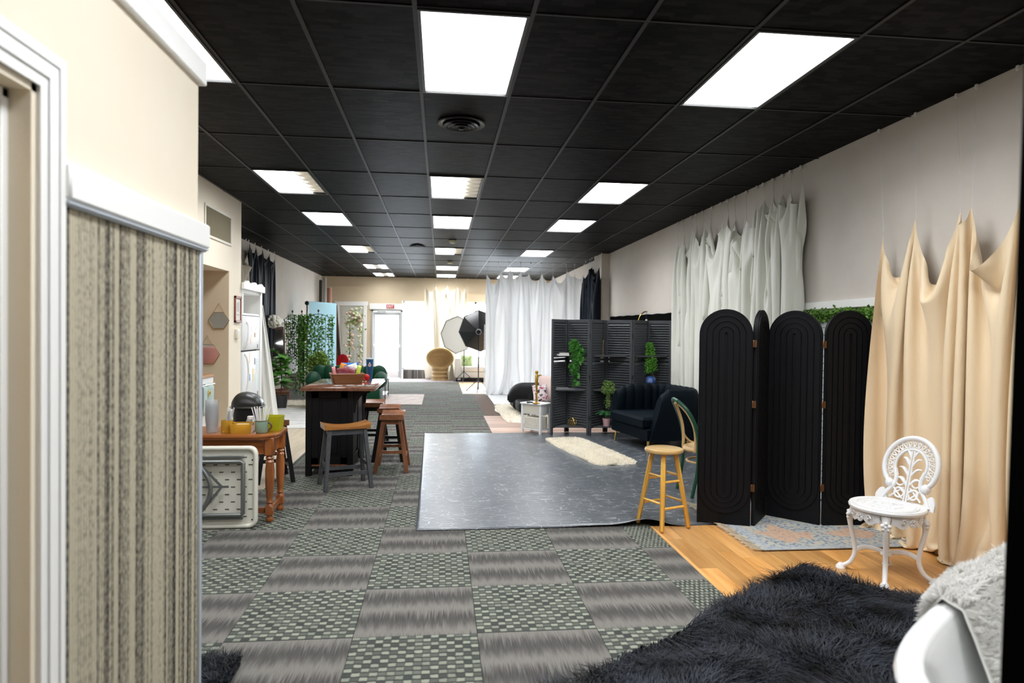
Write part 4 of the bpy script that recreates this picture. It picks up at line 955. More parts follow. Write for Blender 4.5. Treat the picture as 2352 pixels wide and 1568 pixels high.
def fn(u_, v_):
    y = .18+.34*u_; q = v_*2-1
    return Vector((.36+.012*(1 if q > 0 else -1)+.008*math.sin(u_*9+q), y+.02*abs(q)*(u_-.5), .862-.34*abs(q)*(1 if q > 0 else .7)-.01*math.sin(u_*7)))
tw = G().grid(fn, 20, 21).obj('dish_towel', mk_cloth('teal washed towel', (.42, .56, .52), .9, .1, (.66, .72, .66)), None, 60, (-3.02, 7.6, 0)); tw.modifiers.new('s', 'SOLIDIFY').thickness = .004
tag(tw, 'pale teal sunflower dish towel hung on the cart rail', 'towel')
for a in range(6):
    aa = PI/3*a; G().ball((.381, .35+.022*math.cos(aa), .76+.022*math.sin(aa)), .013, 8, 1, 6, .3).obj('flower_petal', M('yellow petal', (.75, .48, .03), .8), tw)
G().ball((.385, .35, .76), .012, 8, 1, 6, .3).obj('flower_centre', M('brown centre', (.08, .03, .01), .8), tw)
mw = thing('microwave', 'pink microwave on the alcove cart, reflected in the lower mirror', 'microwave', (-3.15, 7.3, .965))
G().b2(-.2, .2, -.25, .25, .012, .28, .02, 2).obj('microwave_body', M('pastel pink enamel', (.72, .36, .34), .35), mw)
G().b2(.2, .212, -.24, .12, .03, .26, .008).obj('microwave_door', M('pink door', (.62, .30, .29), .3), mw)
G().b2(.2, .21, .13, .24, .03, .26, .004).obj('control_panel', M('white panel', (.8, .78, .76), .4), mw)
for x in (-.16, .16):
    for y in (-.2, .2): G().cyl((x, y, 0), (x, y, .013), .015).obj('foot', m_blkleg, mw)
vg = thing('vent_grille', 'white framed air return grille high on the kitchen wall', 'vent', (-2.61, 8.13, 2.72))
G().b2(0, .014, -.47, .47, .15, .18, .003).b2(0, .014, -.47, .47, -.19, -.16, .003).b2(0, .014, -.47, -.44, -.16, .15, .003).b2(0, .014, .44, .47, -.16, .15, .003).obj('frame', M('cream grille paint', (.74, .70, .60), .5), vg)
G().b2(0, .003, -.44, .44, -.16, .15).obj('filter', M('dusty filter', (.25, .22, .14), .9, v=(.14, .12, .08), vs=30, st=(1, 1, .15)), vg)
fm = G().b2(.003, .008, -.002, .002, -.16, .15).mesh('fin'); fm.materials.append(M('dusty fin', (.36, .32, .22), .6))
for k in range(44): ob('fin', fm, None, vg, (0, -.43+k*.02, 0))
pf = thing('picture_frame', 'small brown framed certificate on the kitchen wall end', 'picture frame', (-2.61, 8.87, 1.755))
for y, z, a, b in ((-.115, 0, .03, .34), (.115, 0, .03, .34), (0, .155, .26, .03), (0, -.155, .26, .03)): G().box(.011, y, z, .022, a, b, bev=.003).obj('frame_side', M('reddish frame wood', (.22, .055, .02), .4), pf)
G().box(.006, 0, 0, .008, .21, .29).obj('paper', M('cream paper', (.78, .74, .66), .7), pf)
G().box(.0105, 0, .03, .001, .1, .12).box(.0105, 0, -.07, .001, .13, .02).obj('print', M('grey print', (.55, .52, .50), .8), pf)
ts = thing('thermostat', 'small cream thermostat below the framed certificate', 'thermostat', (-2.61, 8.83, 1.44))
G().b2(0, .03, -.055, .055, -.06, .06, .006, 2).obj('housing', M('cream plastic', (.78, .72, .60), .45), ts)
G().b2(.03, .032, -.02, .03, 0, .035).obj('display', M('grey display', (.35, .37, .36), .3), ts)
# ------------------------------------------------------------------ arched folding screen
asc = thing('arched_folding_screen', 'black four panel folding screen with arched tops and carved oval grooves', 'folding screen', (2.7, 5.0, .015))
m_scr = M('matt black stained wood', (.0042, .0046, .0056), .55, v=(.007, .0076, .009), vs=12, st=(8, 8, .6), bump=.08, bs=30, bst=(6, 6, .4), Specular_IOR_Level=.15)
def arch_poly(hw, z0, z1, n=20, botround=False):
    P = []
    if botround: P += [(hw*math.cos(PI+PI*k/n), z0+hw+hw*math.sin(PI+PI*k/n)) for k in range(n+1)]
    else: P += [(-hw, z0), (hw, z0)]
    P += [(hw*math.cos(PI*k/n), z1-hw+hw*math.sin(PI*k/n)) for k in range(n+1)]
    return P
def ring_poly(g, hw, wd, z0, z1, T, y0, y1, n=20):
    """raised stadium shaped moulding strip"""
    A_ = arch_poly(hw, z0, z1, n, True); B_ = arch_poly(hw-wd, z0+wd, z1-wd, n, True); N = len(A_); rows = []
    for P, y in ((A_, y0), (A_, y1-.002), ([(a[0]*.5+b[0]*.5, a[1]*.5+b[1]*.5) for a, b in zip(A_, B_)], y1), (B_, y1-.002), (B_, y0)):
        rows.append([g.bm.verts.new(T @ Vector((x, y, z))) for x, z in P])
    for R0, R1 in zip(rows, rows[1:]):
        for i in range(N): g.bm.faces.new((R0[i], R0[(i+1) % N], R1[(i+1) % N], R1[i]))
ends = [((2.03, 5.03), (2.41, 4.89)), ((2.425, 4.885), (2.672, 5.185)), ((2.688, 5.185), (2.972, 4.872)), ((2.985, 4.872), (3.375, 4.858))]
for (a, b) in ends:
    a, b = Vector((*a, 0)), Vector((*b, 0)); mid = (a+b)/2-Vector((2.7, 5.0, 0)); ang = math.atan2(b.y-a.y, b.x-a.x); hw = (b-a).length/2-.003
    pan = G().prism(arch_poly(hw, .006, 1.687, 24), -.014, .014, Matrix(((1, 0, 0, 0), (0, 0, -1, 0), (0, 1, 0, 0), (0, 0, 0, 1))), .002).obj('screen_panel', m_scr, asc, 30, mid)
    pan.rotation_euler = (0, 0, ang)
    for k in range(4):
        g = G(); h2 = (hw-.012)*(1-.245*k)
        for side in (1, -1): ring_poly(g, h2, (hw-.012)*.20, .095+.04*k, 1.672-.042*k, Matrix.Rotation(0 if side > 0 else PI, 4, 'Z'), -.014, -.0215, 20)
        g.obj('carved_ring', m_scr, pan, 50)
m_hinge = M('bronze hinge', (.20, .10, .05), .4, m=.8)
for (x, y) in ((2.418, 4.882), (2.68, 5.187), (2.979, 4.862)):
    for z in (.30, .95, 1.42):
        G().box(x-2.7, y-5.0, z, .032, .010, .055, bev=.002).cyl((x-2.7, y-5.007, z-.028), (x-2.7, y-5.007, z+.028), .005, None, 8).obj('hinge', m_hinge, asc)
# ------------------------------------------------------------------ louvered folding screen with shelves
ls = thing('louvered_folding_screen', 'charcoal slatted six panel folding screen with small corner shelves', 'folding screen', (2.5, 9.6, .009))
m_lou = M('charcoal screen paint', (.055, .060, .068), .5, v=(.068, .073, .080), vs=30, st=(.3, 1, 1), Specular_IOR_Level=.35)
pts = [(1.612, 9.50), (1.905, 9.83), (2.172, 9.46), (2.49, 9.80), (2.812, 9.47), (3.14, 9.80), (3.42, 9.50)]
H = 1.69; slat_cache = {}
for i in range(6):
    a, b = Vector((*pts[i], 0)), Vector((*pts[i+1], 0)); mid = (a+b)/2-Vector((2.5, 9.6, 0)); ang = math.atan2(b.y-a.y, b.x-a.x); W = (b-a).length-.012
    pan = ob('screen_panel', None, None, ls, mid, ang)
    for s_ in (-1, 1): G().box(s_*(W/2-.02), 0, H/2, .04, .024, H, bev=.002).obj('stile', m_lou, pan)
    for z, h_ in ((H-.025, .05), (1.10, .035), (.12, .05)): G().box(0, 0, z, W-.08, .022, h_, bev=.002).obj('rail', m_lou, pan)
    key = round(W, 3)
    if key not in slat_cache:
        sm = G().box(0, 0, 0, W-.08, .006, .050, (-.78, 0, 0)).mesh('slat'); sm.materials.append(m_lou); slat_cache[key] = sm
    z = .165
    while z < H-.06:
        if abs(z-1.10) > .03: ob('slat', slat_cache[key], None, pan, (0, 0, z))
        z += .0365
    if i % 2 == 0: pass
for i in range(3):
    F0, Bk, F1 = [Vector((*pts[2*i+k], 0))-Vector((2.5, 9.6, 0)) for k in range(3)]
    for z in (.11, .652, 1.155):
        a = F0.lerp(Bk, .18)+Vector((.012, -.02, 0)); b = F1.lerp(Bk, .18)+Vector((-.012, -.02, 0)); c_ = Bk+Vector((0, -.03, 0))
        G().prism([(a.x, a.y), (b.x, b.y), (c_.x+.03, c_.y), (c_.x-.03, c_.y)], z-.009, z+.009, None, .002).obj('corner_shelf', m_lou, ls)
for (x, y) in pts[1:-1]:
    for z in (.25, .85, 1.45): G().cyl((x-2.5, y-9.6, z-.03), (x-2.5, y-9.6, z+.03), .007, None, 8).obj('hinge', m_blackmetal, ls)
# ------------------------------------------------------------------ things on the screen shelves
m_leafA = M('glossy ivy leaf', (.055, .24, .035), .35, v=(.12, .40, .07), vs=20)
m_leafB = M('bright trailing foliage', (.09, .30, .03), .5, v=(.16, .42, .05), vs=40)
m_leafC = M('olive trailing foliage', (.12, .24, .05), .5, v=(.24, .36, .10), vs=40)
def leaf_mesh(name, L, mat, lobes=True):
    P = [(0, 0), (.30, -.10), (.48, .12), (.36, .30), (.42, .55), (.20, .62), (0, 1.0), (-.20, .62), (-.42, .55), (-.36, .30), (-.48, .12), (-.30, -.10)] if lobes else [(0, 0), (.22, .15), (.34, .45), (.26, .78), (0, 1.0), (-.26, .78), (-.34, .45), (-.22, .15)]
    g = G(); c_ = g.bm.verts.new((0, L*.42, .03*L)); V = [g.bm.verts.new((x*L, y*L, -.12*L*abs(x))) for x, y in P]
    for i in range(len(V)): g.bm.faces.new((c_, V[i], V[(i+1) % len(V)]))
    me = g.mesh(name, 180); me.materials.append(mat); return me
ivy_leaf = [leaf_mesh('leaf', .062, m_leafA), leaf_mesh('leaf', .062, M('bright ivy leaf', (.10, .36, .06), .3, v=(.2, .5, .12), vs=20)), leaf_mesh('leaf', .062, M('deep ivy leaf', (.025, .12, .02), .35, v=(.06, .22, .04), vs=20))]
m_pot = M('black glazed pot', (.02, .02, .022), .4); m_stem = M('green stem', (.10, .16, .03), .7)
def pot(g, r=.05, h=.08): return g.lathe([(0, 0), (r*.75, 0), (r, h), (r*.9, h), (r*.8, h*.85), (0, h*.85)], 18)
iv = thing('ivy_plant', 'glossy trailing ivy on the upper left corner shelf of the slatted screen', 'plant', (1.93, 9.66, 1.165))
pot(G(), .055, .08).obj('pot', m_pot, iv)
rs = random.Random(21)
def trail(iv, n_tr, length, leafm, spread, top, per=.03, xoff=0., sc=(.8, 1.3), fwd=-.11, stem=m_stem):
    for k in range(n_tr):
        x0 = xoff+max(-1.4, min(1.4, rs.gauss(0, .55)))*spread; ln_ = length*rs.uniform(.1, 1.)*(1-.45*abs(x0)/max(spread, .01)/1.4)
        P = spline([(0, 0, .08), (x0*.5, fwd*.6, top+rs.uniform(0, .05)), (x0, fwd*1.0, top*.4), (x0*1.05+rs.uniform(-.02, .02), fwd*1.1, -ln_*.5), (x0*1.0+rs.uniform(-.04, .04), fwd*1.08, -ln_)], 6)
        G().tube(P, .0018, 5).obj('vine', stem, iv)
        for p in P[3:]:
            for _ in range(1):
                o = ob('leaf', leafm[rs.randrange(len(leafm))], None, iv, (p.x+rs.uniform(-.025, .025), p.y+rs.uniform(-.03, .01), p.z+rs.uniform(-.02, .02)))
                o.rotation_euler = (rs.uniform(1.7, 2.7), rs.uniform(-.5, .5), rs.uniform(-.7, .7)); s_ = rs.uniform(*sc); o.scale = (s_, s_, s_)
trail(iv, 11, .58, ivy_leaf, .11, .15)
trail(iv, 3, .12, ivy_leaf, .10, .12, xoff=.12)
def bushy(label, loc, n_tr, length, spread, mat, leafsize, nleaf, potm, group=None, top=.10, long_every=1):
    t = thing('trailing_plant', label, 'plant', loc, 0, group)
    pot(G(), .04, .06).obj('pot', potm, t); pp = []
    for k in range(n_tr):
        a = rs.uniform(0, 2*PI); q_ = math.sqrt(rs.random()); sx, sy = spread*q_*math.cos(a), spread*.6*q_*math.sin(a)-.05; ln_ = length*(rs.uniform(.55, 1) if k % long_every == 0 else rs.uniform(-.1, .25))
        P = spline([(0, 0, .05), (sx*.6, sy*.6, top), (sx, sy-.03, .0), (sx*1.1, sy-.05, -ln_*.6), (sx*1.15, sy-.05, -ln_)], 5)
        G().tube(P, .0015, 4).obj('vine', m_stem, t)
        for p in P[2:]:
            for _ in range(nleaf): pp.append((p.x+rs.gauss(0, .012), p.y+rs.gauss(0, .012), p.z+rs.gauss(0, .014)))
    leafcloud('foliage', pp, leafsize, mat, t, seed=len(pp)); return t
bushy('bright green bushy trailing plant on the upper right corner shelf', (3.12, 9.66, 1.165), 30, .24, .065, m_leafB, .020, 10, m_pot, top=.17)
bushy('olive green trailing succulent on the middle corner shelf above the sofa arm', (2.48, 9.62, .662), 30, .27, .10, m_leafC, .020, 6, M('pink pot', (.62, .40, .38), .5), top=.10, long_every=6)
fr_ = thing('potted_fern', 'small feathery fern in a pink pot on the lowest middle shelf', 'plant', (2.46, 9.58, .12))
pot(G(), .06, .12).obj('pot', M('blush pink pot', (.66, .40, .40), .5), fr_)
for k in range(9):
    a = PI*.55+rs.uniform(0, 1.0)*PI*1.1; L_ = rs.uniform(.14, .22)
    P = spline([(0, 0, .11), (L_*.4*math.cos(a), L_*.3*math.sin(a), .22), (L_*math.cos(a), L_*.5*math.sin(a)-.02, .18)], 6); g = G().tube(P, .0015, 4)
    for j, p in enumerate(P[2:]):
        for s_ in (-1, 1): g.bar(p, p+Vector((.02*math.sin(a)*s_, .03*s_, .008)), .008, .0015)
    g.obj('frond', M('fern green', (.05, .22, .06), .5), fr_)
bk = G().box(0, 0, .012, .16, .11, .024, bev=.002).obj('book', M('white book cover', (.80, .79, .75), .5), None, 40, (1.79, 9.56, 1.165)); bk.rotation_euler = (0, 0, .1)
tag(bk, 'white book lying under another on the upper left corner shelf', 'book', 'books on the corner shelf')
bk = G().box(0, 0, .011, .15, .105, .022, bev=.002).obj('book', M('dark book cover', (.05, .05, .06), .5), None, 40, (1.79, 9.56, 1.1895)); bk.rotation_euler = (0, 0, .16)
G().box(0, -.001, .011, .146, .106, .016).obj('pages', M('book pages', (.8, .76, .66), .8), bk)
tag(bk, 'dark book on top of the white one on the upper left shelf', 'book', 'books on the corner shelf')
m_gold = M('polished gold', (.72, .52, .16), .25, m=1.)
cd = thing('candlestick', 'tall black taper candle in a brass holder on the upper middle shelf', 'candle', (2.40, 9.60, 1.165))
G().lathe([(0, 0), (.032, 0), (.030, .008), (.008, .016), (.006, .06), (.010, .075), (.006, .10), (.006, .19), (.014, .21), (.016, .235), (0, .235)], 16).obj('holder', M('antique brass', (.42, .32, .17), .35, m=1.), cd)
G().cyl((0, 0, .225), (0, 0, .53), .0105, .008, 12).obj('taper', M('black wax', (.012, .012, .012), .4), cd)
gd = thing('geometric_ornament', 'gold wire polyhedron ornament on the lowest left shelf', 'ornament', (1.95, 9.60, .12))
bmt = bmesh.new(); bmesh.ops.create_icosphere(bmt, subdivisions=1, radius=.068)
ed = [(e.verts[0].co.copy(), e.verts[1].co.copy()) for e in bmt.edges]; bmt.free()
for p, q in ed: G().tube([p+Vector((0, 0, .062)), q+Vector((0, 0, .062))], .003, 5).obj('wire', m_gold, gd)
bd = G(); bd.b2(-.14, .14, -.05, .05, 0, .02, .004).b2(-.13, .05, -.045, .04, .02, .035, .004)
tag(bd.obj('flat_box', M('grey leather box', (.20, .20, .21), .5), None, 40, (1.83, 9.58, .662)), 'flat grey box lying on the middle left corner shelf', 'box')
gl = thing('globe', 'small blue globe with brass ring on the middle right corner shelf', 'globe', (3.14, 9.62, .662))
G().lathe([(0, 0), (.06, 0), (.055, .012), (.012, .02), (.012, .05), (0, .05)], 18).obj('base', m_gold, gl)
def mk_globe():
    t = NT('blue globe print'); n = t.noise(t.co('Object'), 14, 3); return t.fin(t.mix(t.ramp(n, [(.52, (0., 0., 0.)), (.55, (1., 1., 1.))]), (.035, .10, .36, 1), (.20, .28, .52, 1)), .35)
G().ball((0, 0, .135), .078, 24, 1, 16).obj('sphere', mk_globe(), gl)
G().tube(arcpts((0, 0, .135), .09, -PI/2, PI*.62, 20), .004, 6).obj('meridian_ring', m_gold, gl)
# gold arc lamp standing behind the screen
al = thing('arc_lamp', 'slim gold arc lamp behind the slatted screen', 'lamp', (3.1, 10.2, 0))
G().lathe([(0, 0), (.13, 0), (.13, .02), (.02, .03), (0, .03)], 22).obj('base', m_gold, al)
G().tube(spline([(0, 0, .02), (0, 0, .8), (0, 0, 1.55), (.03, 0, 1.76), (.10, 0, 1.84), (.155, 0, 1.853)], 8), .010, 8).obj('arm', m_gold, al)
G().tube([(.145, 0, 1.85), (.145, 0, 1.70)], .003, 6).obj('cord', m_blackmetal, al)
G().lathe([(.0, .05), (.012, .05), (.02, .02), (.075, -.03), (.08, -.06), (.075, -.06), (.01, .0), (0, .0)], 22, (.145, 0, 1.68)).obj('lamp_shade', M('cream shade', (.75, .70, .55), .5), al)
# ------------------------------------------------------------------ velvet sofa
sf = thing('velvet_sofa', 'midnight blue velvet barrel sofa with channel tufted back and gold legs', 'sofa', (2.87, 8.62, .009), .18)
m_vel = M('midnight blue velvet', (.0015, .0048, .009), .6, Specular_IOR_Level=.10, Sheen_Weight=.025, Sheen_Roughness=.35, Sheen_Tint=(.25, .55, .8, 1))
hw, dp = .56, .40   # half width (local y), half depth (local x); faces local -x
def upath(s):  # U-shaped plan: from far front, round the back, to near front
    L1 = .52; Lc = .30*PI/2; L2 = 2*(hw-.30); tot = 2*L1+2*Lc+L2; d = s*tot
    if d < L1: return Vector((-dp+d+.04, hw, 0)), Vector((0, 1, 0))
    d -= L1
    if d < Lc: a = d/.30; return Vector((-dp+L1+.04+.30*math.sin(a), hw-.30+.30*math.cos(a), 0)), Vector((math.sin(a), math.cos(a), 0))
    d -= Lc
    if d < L2: return Vector((-dp+L1+.34, hw-.30-d, 0)), Vector((1, 0, 0))
    d -= L2
    if d < Lc: a = d/.30; return Vector((-dp+L1+.04+.30*math.cos(a), -hw+.30-.30*math.sin(a), 0)), Vector((math.cos(a), -math.sin(a), 0))
    d -= Lc
    return Vector((-dp+L1+.04-d, -hw, 0)), Vector((0, -1, 0))
NCH = 17
def back_fn(u_, v_):
    p, n_ = upath(u_); q = min(u_, 1-u_); hh = .70+.09*min(1, q/.10)**.8
    th = .10; sc = abs(math.sin(PI*u_*NCH))**.6
    prof = [(0, .14), (.0, .30), (.012, .55), (.016, .72), (0, .90), (-.03, .97), (-.06, .995), (-.09, .97), (-.115, .90), (-.12, .72), (-.105, .50), (-.09, .30), (-.08, .2)]
    k = v_*(len(prof)-1); i = min(int(k), len(prof)-2); f = k-i
    o_ = prof[i][0]+(prof[i+1][0]-prof[i][0])*f; zz = prof[i][1]+(prof[i+1][1]-prof[i][1])*f
    if v_ > .42: o_ -= .028*sc*min(1, (v_-.42)*6)
    if v_ > .36: zz += .012*sc*(1-min(1, abs(v_-.5)*6))
    sl = .10*(1-min(1, q/.03)) if False else 0
    z = .14+(hh-.14)*(zz-.14)/.86
    pp = p+n_*o_; lean = .0
    if q < .12: pp.x += (.20 if u_ > .5 else .03)*(1-q/.12)*((z-.14)/.65)
    return Vector((pp.x, pp.y, z))
g = G().grid(back_fn, 240, 40)
g.obj('channel_back', m_vel, sf, 60)
def cap(u_):  # close the two front ends of the back shell
    g = G(); V = [g.bm.verts.new(back_fn(u_, j/39)) for j in range(40)]; g.bm.faces.new(V); return g
for u_ in (0, 1): cap(u_).obj('arm_front', m_vel, sf)
fp = [(-dp+.02, -hw+.04), (-dp+.02, hw-.04), (.20, hw-.05), (.34, .30), (.34, -.30), (.20, -hw+.05)]
G().prism(fp, .14, .29, None, .012).obj('seat_base', m_vel, sf)
sp = [(-dp-.02, -hw+.09), (-dp-.02, hw-.09), (.18, hw-.10), (.29, .28), (.29, -.28), (.18, -hw+.10)]
g = G().prism(sp, .29, .43, None, .03); o = g.obj('seat_cushion', m_vel, sf)
for x, y in ((-.33, .46), (-.33, -.46), (.22, .46), (.22, -.46)): G().cyl((x, y, .15), (x*1.06, y*1.04, 0), .018, .010, 12).obj('leg', m_gold, sf)
# ------------------------------------------------------------------ yellow stool
ys = thing('round_stool', 'yellow varnished round top wooden stool at the vinyl edge', 'stool', (1.742, 4.985, .010), .0)
G().lathe([(0, .572), (.13, .572), (.147, .580), (.150, .592), (.145, .603), (.13, .607), (0, .607)], 36).obj('seat', m_pinex, ys)
fa = [math.atan2(.081, -.194), math.atan2(-.177, -.069), math.atan2(-.085, .188), math.atan2(.177, .06)]
def lg(k, z): r_ = .088+(.195-.088)*(1-z/.575); return Vector((r_*math.cos(fa[k]), r_*math.sin(fa[k]), z))
for k in range(4): G().bar(lg(k, .575), lg(k, 0), .036, .036, up=(math.cos(fa[k]), math.sin(fa[k]), 0), bev=.009).obj('leg', m_pine, ys)
for k in range(4):
    for z in ((.20, .40) if k % 2 == 0 else (.165, .36)): G().tube([lg(k, z), lg((k+1) % 4, z)], .0095, 10).obj('rung', m_pine, ys)
# ------------------------------------------------------------------ green bentwood chair
gc = thing('bentwood_chair', 'green bentwood chair with pale rattan seat behind the arched screen', 'chair', (2.50, 6.0, .009), .0)
m_grn = M('dark green paint', (.012, .085, .045), .35); m_rat = M('pale rattan', (.72, .48, .22), .45, v=(.60, .38, .16), vs=30)
for s_ in (-1, 1):
    G().tube(spline([(-.30, s_*.07, .87), (-.245, s_*.15, .80), (-.185, s_*.185, .68), (-.150, s_*.19, .54), (-.145, s_*.19, .40), (-.155, s_*.19, .22), (-.20, s_*.19, 0)], 8), .0165, 10).obj('back_leg', m_grn, gc)
    G().tube(spline([(-.285, s_*.05, .845), (-.225, s_*.12, .76), (-.175, s_*.15, .64), (-.158, s_*.155, .52), (-.16, s_*.155, .41)], 8), .014, 10).obj('back_loop', m_rat, gc)
    G().tube(spline([(.16, s_*.17, .42), (.175, s_*.18, .2), (.19, s_*.19, 0)], 6), .015, 10).obj('front_leg', m_grn, gc)
    G().tube(spline([(-.145, s_*.205, .55), (-.12, s_*.21, .50), (-.06, s_*.21, .445), (.02, s_*.20, .43)], 6), .012, 8).obj('brace', m_rat, gc)
G().tube(spline([(-.30, -.07, .87), (-.315, 0, .885), (-.30, .07, .87)], 6), .0165, 10).obj('crest', m_grn, gc)
G().lathe([(.205, .405), (.215, .40), (.222, .415), (.215, .43), (.205, .44), (0, .44), (0, .42), (.2, .42)], 32, (.01, 0, 0)).obj('seat', m_rat, gc)
G().tube([(.01+.18*math.cos(2*PI*k/28), .18*math.sin(2*PI*k/28), .30) for k in range(28)], .011, 8, True).obj('hoop_stretcher', m_rat, gc)
# ------------------------------------------------------------------ ornate white chair
wc = thing('ornate_garden_chair', 'white cast iron garden chair with pierced shell back', 'chair', (2.793, 3.85, 0), 0)
m_iron = M('white painted cast iron', (.80, .80, .80), .4, bump=.12, bs=70)
fx_, fy_ = -.93, -.367     # facing direction
FA = math.atan2(fy_, fx_)
G().lathe([(0, .425), (.20, .425), (.216, .430), (.218, .442), (.212, .452), (.195, .452), (.185, .446), (.16, .447), (.155, .452), (.13, .452), (.125, .447), (0, .447)], 40).obj('seat', m_iron, wc)
g = G()
for k in range(16): a = 2*PI*k/16; g.tube([(.03*math.cos(a), .03*math.sin(a), .448), (.12*math.cos(a+.12), .12*math.sin(a+.12), .448)], .004, 5)
for r_ in (.035, .085, .172): g.tube([(r_*math.cos(2*PI*k/32), r_*math.sin(2*PI*k/32), .449) for k in range(32)], .004, 5, True)
g.obj('seat_relief', m_iron, wc)
legs = [(-.191, .15), (-.136, -.18), (.191, -.15), (.136, .18)]
for (lx, ly) in legs:
    d = Vector((lx, ly, 0)); R_ = d.length; d.normalize()
    P = spline([d*.165+Vector((0, 0, .42)), d*.20+Vector((0, 0, .37)), d*.205+Vector((0, 0, .31)), d*.182+Vector((0, 0, .2)), d*.175+Vector((0, 0, .12)), d*.20+Vector((0, 0, .055)), d*(R_+.0)+Vector((0, 0, .022))], 6)
    rr_ = [.030+.008*math.sin(i) if i < 6 else max(.0145, .030-.0012*i) for i in range(len(P))]
    lo = G().tube(P, rr_, 10).obj('leg', m_iron, wc)
    G().lathe([(0, 0), (.026, 0), (.03, .006), (.024, .018), (.02, .03), (.01, .038), (0, .04)], 14, d*(R_+.012)).ball(d*(R_+.028)+Vector((0, 0, .014)), .014, 10, .9).obj('paw_foot', m_iron, lo)
    g = G(); cc = d*.215+Vector((0, 0, .36)); sx_ = Vector((-d.y, d.x, 0))
    for k in range(5):
        a = 2*PI*k/5+.3; pt = cc+sx_*.020*math.cos(a)+Vector((0, 0, .020*math.sin(a))); g.ball(pt, .012, 8, 1, 6)
    g.ball(cc+d*.006, .009, 8, 1, 6); g.obj('rosette', m_iron, lo)
for k in range(4):
    a, b = [Vector((*legs[j % 4], 0)).normalized() for j in (k, k+1)]; m_ = (a+b).normalized(); g = G()
    tv = Vector((-m_.y, m_.x, 0)); n_ = 13
    def ap(u_, v_):
        ang_ = (u_-.5)*1.25; dd = m_*math.cos(ang_)+tv*math.sin(ang_); w_ = abs(u_-.5)*2
        return dd*(.196)+Vector((0, 0, .43-v_*(.035+.055*(math.cos(u_*4*PI+PI)*.3+.45+.25*w_**2))))
    g.grid(ap, n_, 5); g.grid(lambda u_, v_: ap(u_, v_)*1.0-m_*.012, n_, 5)
    c0 = m_*.20+Vector((0, 0, .385)); g.tube([c0+tv*.022*math.cos(2*PI*q/14)+Vector((0, 0, .022*math.sin(2*PI*q/14))) for q in range(14)], .004, 6, True)
    for q in range(5): a_ = 2*PI*q/5; g.ball(c0+tv*.012*math.cos(a_)+Vector((0, 0, .012*math.sin(a_))), .007, 8, 1, 6)
    for s_ in (-1, 1):
        c1 = m_*.195+tv*s_*.062+Vector((0, 0, .395)); g.tube([c1+tv*(.018-.0013*q)*math.cos(q*.6)+Vector((0, 0, (.018-.0013*q)*math.sin(q*.6))) for q in range(12)], .004, 6)
    g.obj('apron', m_iron, wc)
P4 = [Vector((*l, 0)).normalized()*.178+Vector((0, 0, .135)) for l in legs]
for k in range(4): G().tube(spline([P4[k], P4[k]*.6+Vector((0, 0, .085)), Vector((0, 0, .150))], 6), [.011]*13, 8, flat=1.4).obj('stretcher', m_iron, wc)
G().lathe([(0, .138), (.035, .138), (.03, .155), (0, .16)], 16).obj('stretcher_boss', m_iron, wc)
# back: 2D design in (s, t) mapped onto a reclined, slightly curved plane
bd_ = Vector((-fx_, -fy_, 0)); sd_ = Vector((-bd_.y, bd_.x, 0))*-1
def BK(s_, t_, o_=0.): return bd_*(.175+.30*t_+.25*s_*s_*-1+o_)+sd_*s_+Vector((0, 0, .445+t_))
back = ob('pierced_back', None, None, wc)
cx, cy, R_ = 0, .228, .170
def arcst(r_, a0, a1, n): return [(r_*math.cos(a0+(a1-a0)*k/(n-1)), cy+r_*1.02*math.sin(a0+(a1-a0)*k/(n-1))) for k in range(n)]
def st_tube(g, L_, r_, n=7, closed=False): g.tube([BK(*p) for p in L_], r_, n, closed)
g = G(); out = arcst(R_, -.55, PI+.55, 44); st_tube(g, [(out[0][0]-.035, out[0][1]-.035)]+out+[(out[-1][0]+.035, out[-1][1]-.035)], .0165, 10)
g.tube([BK(*p) for p in [(R_*.80, cy-R_*.65), (R_*.62, cy-R_*.62)]], .014, 8); g.tube([BK(*p) for p in [(-R_*.80, cy-R_*.65), (-R_*.62, cy-R_*.62)]], .014, 8)
for s_ in (-1, 1): g.ball(BK(s_*.115, cy-.125), .030, 10, 1, 8)
g.obj('outer_rim', m_iron, back)
g = G(); st_tube(g, arcst(.100, -.75, PI+.75, 34), .009, 8); st_tube(g, arcst(.114, -.6, PI+.6, 34), .004, 6); g.obj('inner_rim', m_iron, back)
for k in range(19):
    a = -.45+(PI+.9)*k/18; a2 = a+(PI+.9)/36; g = G()
    p0 = (.112*math.cos(a), cy+.114*math.sin(a)); p1 = (.155*math.cos(a2), cy+.158*math.sin(a2)); p2 = (.112*math.cos(2*a2-a), cy+.114*math.sin(2*a2-a))
    st_tube(g, [p0, p1, p2], .0052, 6)
    mp = (.135*math.cos(a), cy+.137*math.sin(a)); st_tube(g, [(mp[0]+.010*math.cos(q), mp[1]+.010*math.sin(q)) for q in [2*PI*j/8 for j in range(8)]], .0038, 5, True)
    g.obj('lattice', m_iron, back)
g = G(); st_tube(g, [(-.008, .0), (-.007, .33)], .006, 6); st_tube(g, [(.008, .0), (.007, .33)], .006, 6); g.obj('centre_stem', m_iron, back)
for t0, L_, w_ in ((.05, .075, .5), (.10, .085, .8), (.16, .085, .95), (.22, .075, 1.1), (.27, .060, 1.3)):
    for s_ in (-1, 1):
        g = G(); P = [(s_*(.006+L_*u_*math.cos(w_*.7)), t0+L_*u_*math.sin(w_*.7)+.02*math.sin(u_*PI)) for u_ in [k/8 for k in range(9)]]
        g.tube([BK(*p) for p in P], [.004+.009*math.sin(PI*(k/8)**.8) for k in range(9)], 7, flat=.6); g.obj('leaf_scroll', m_iron, back)
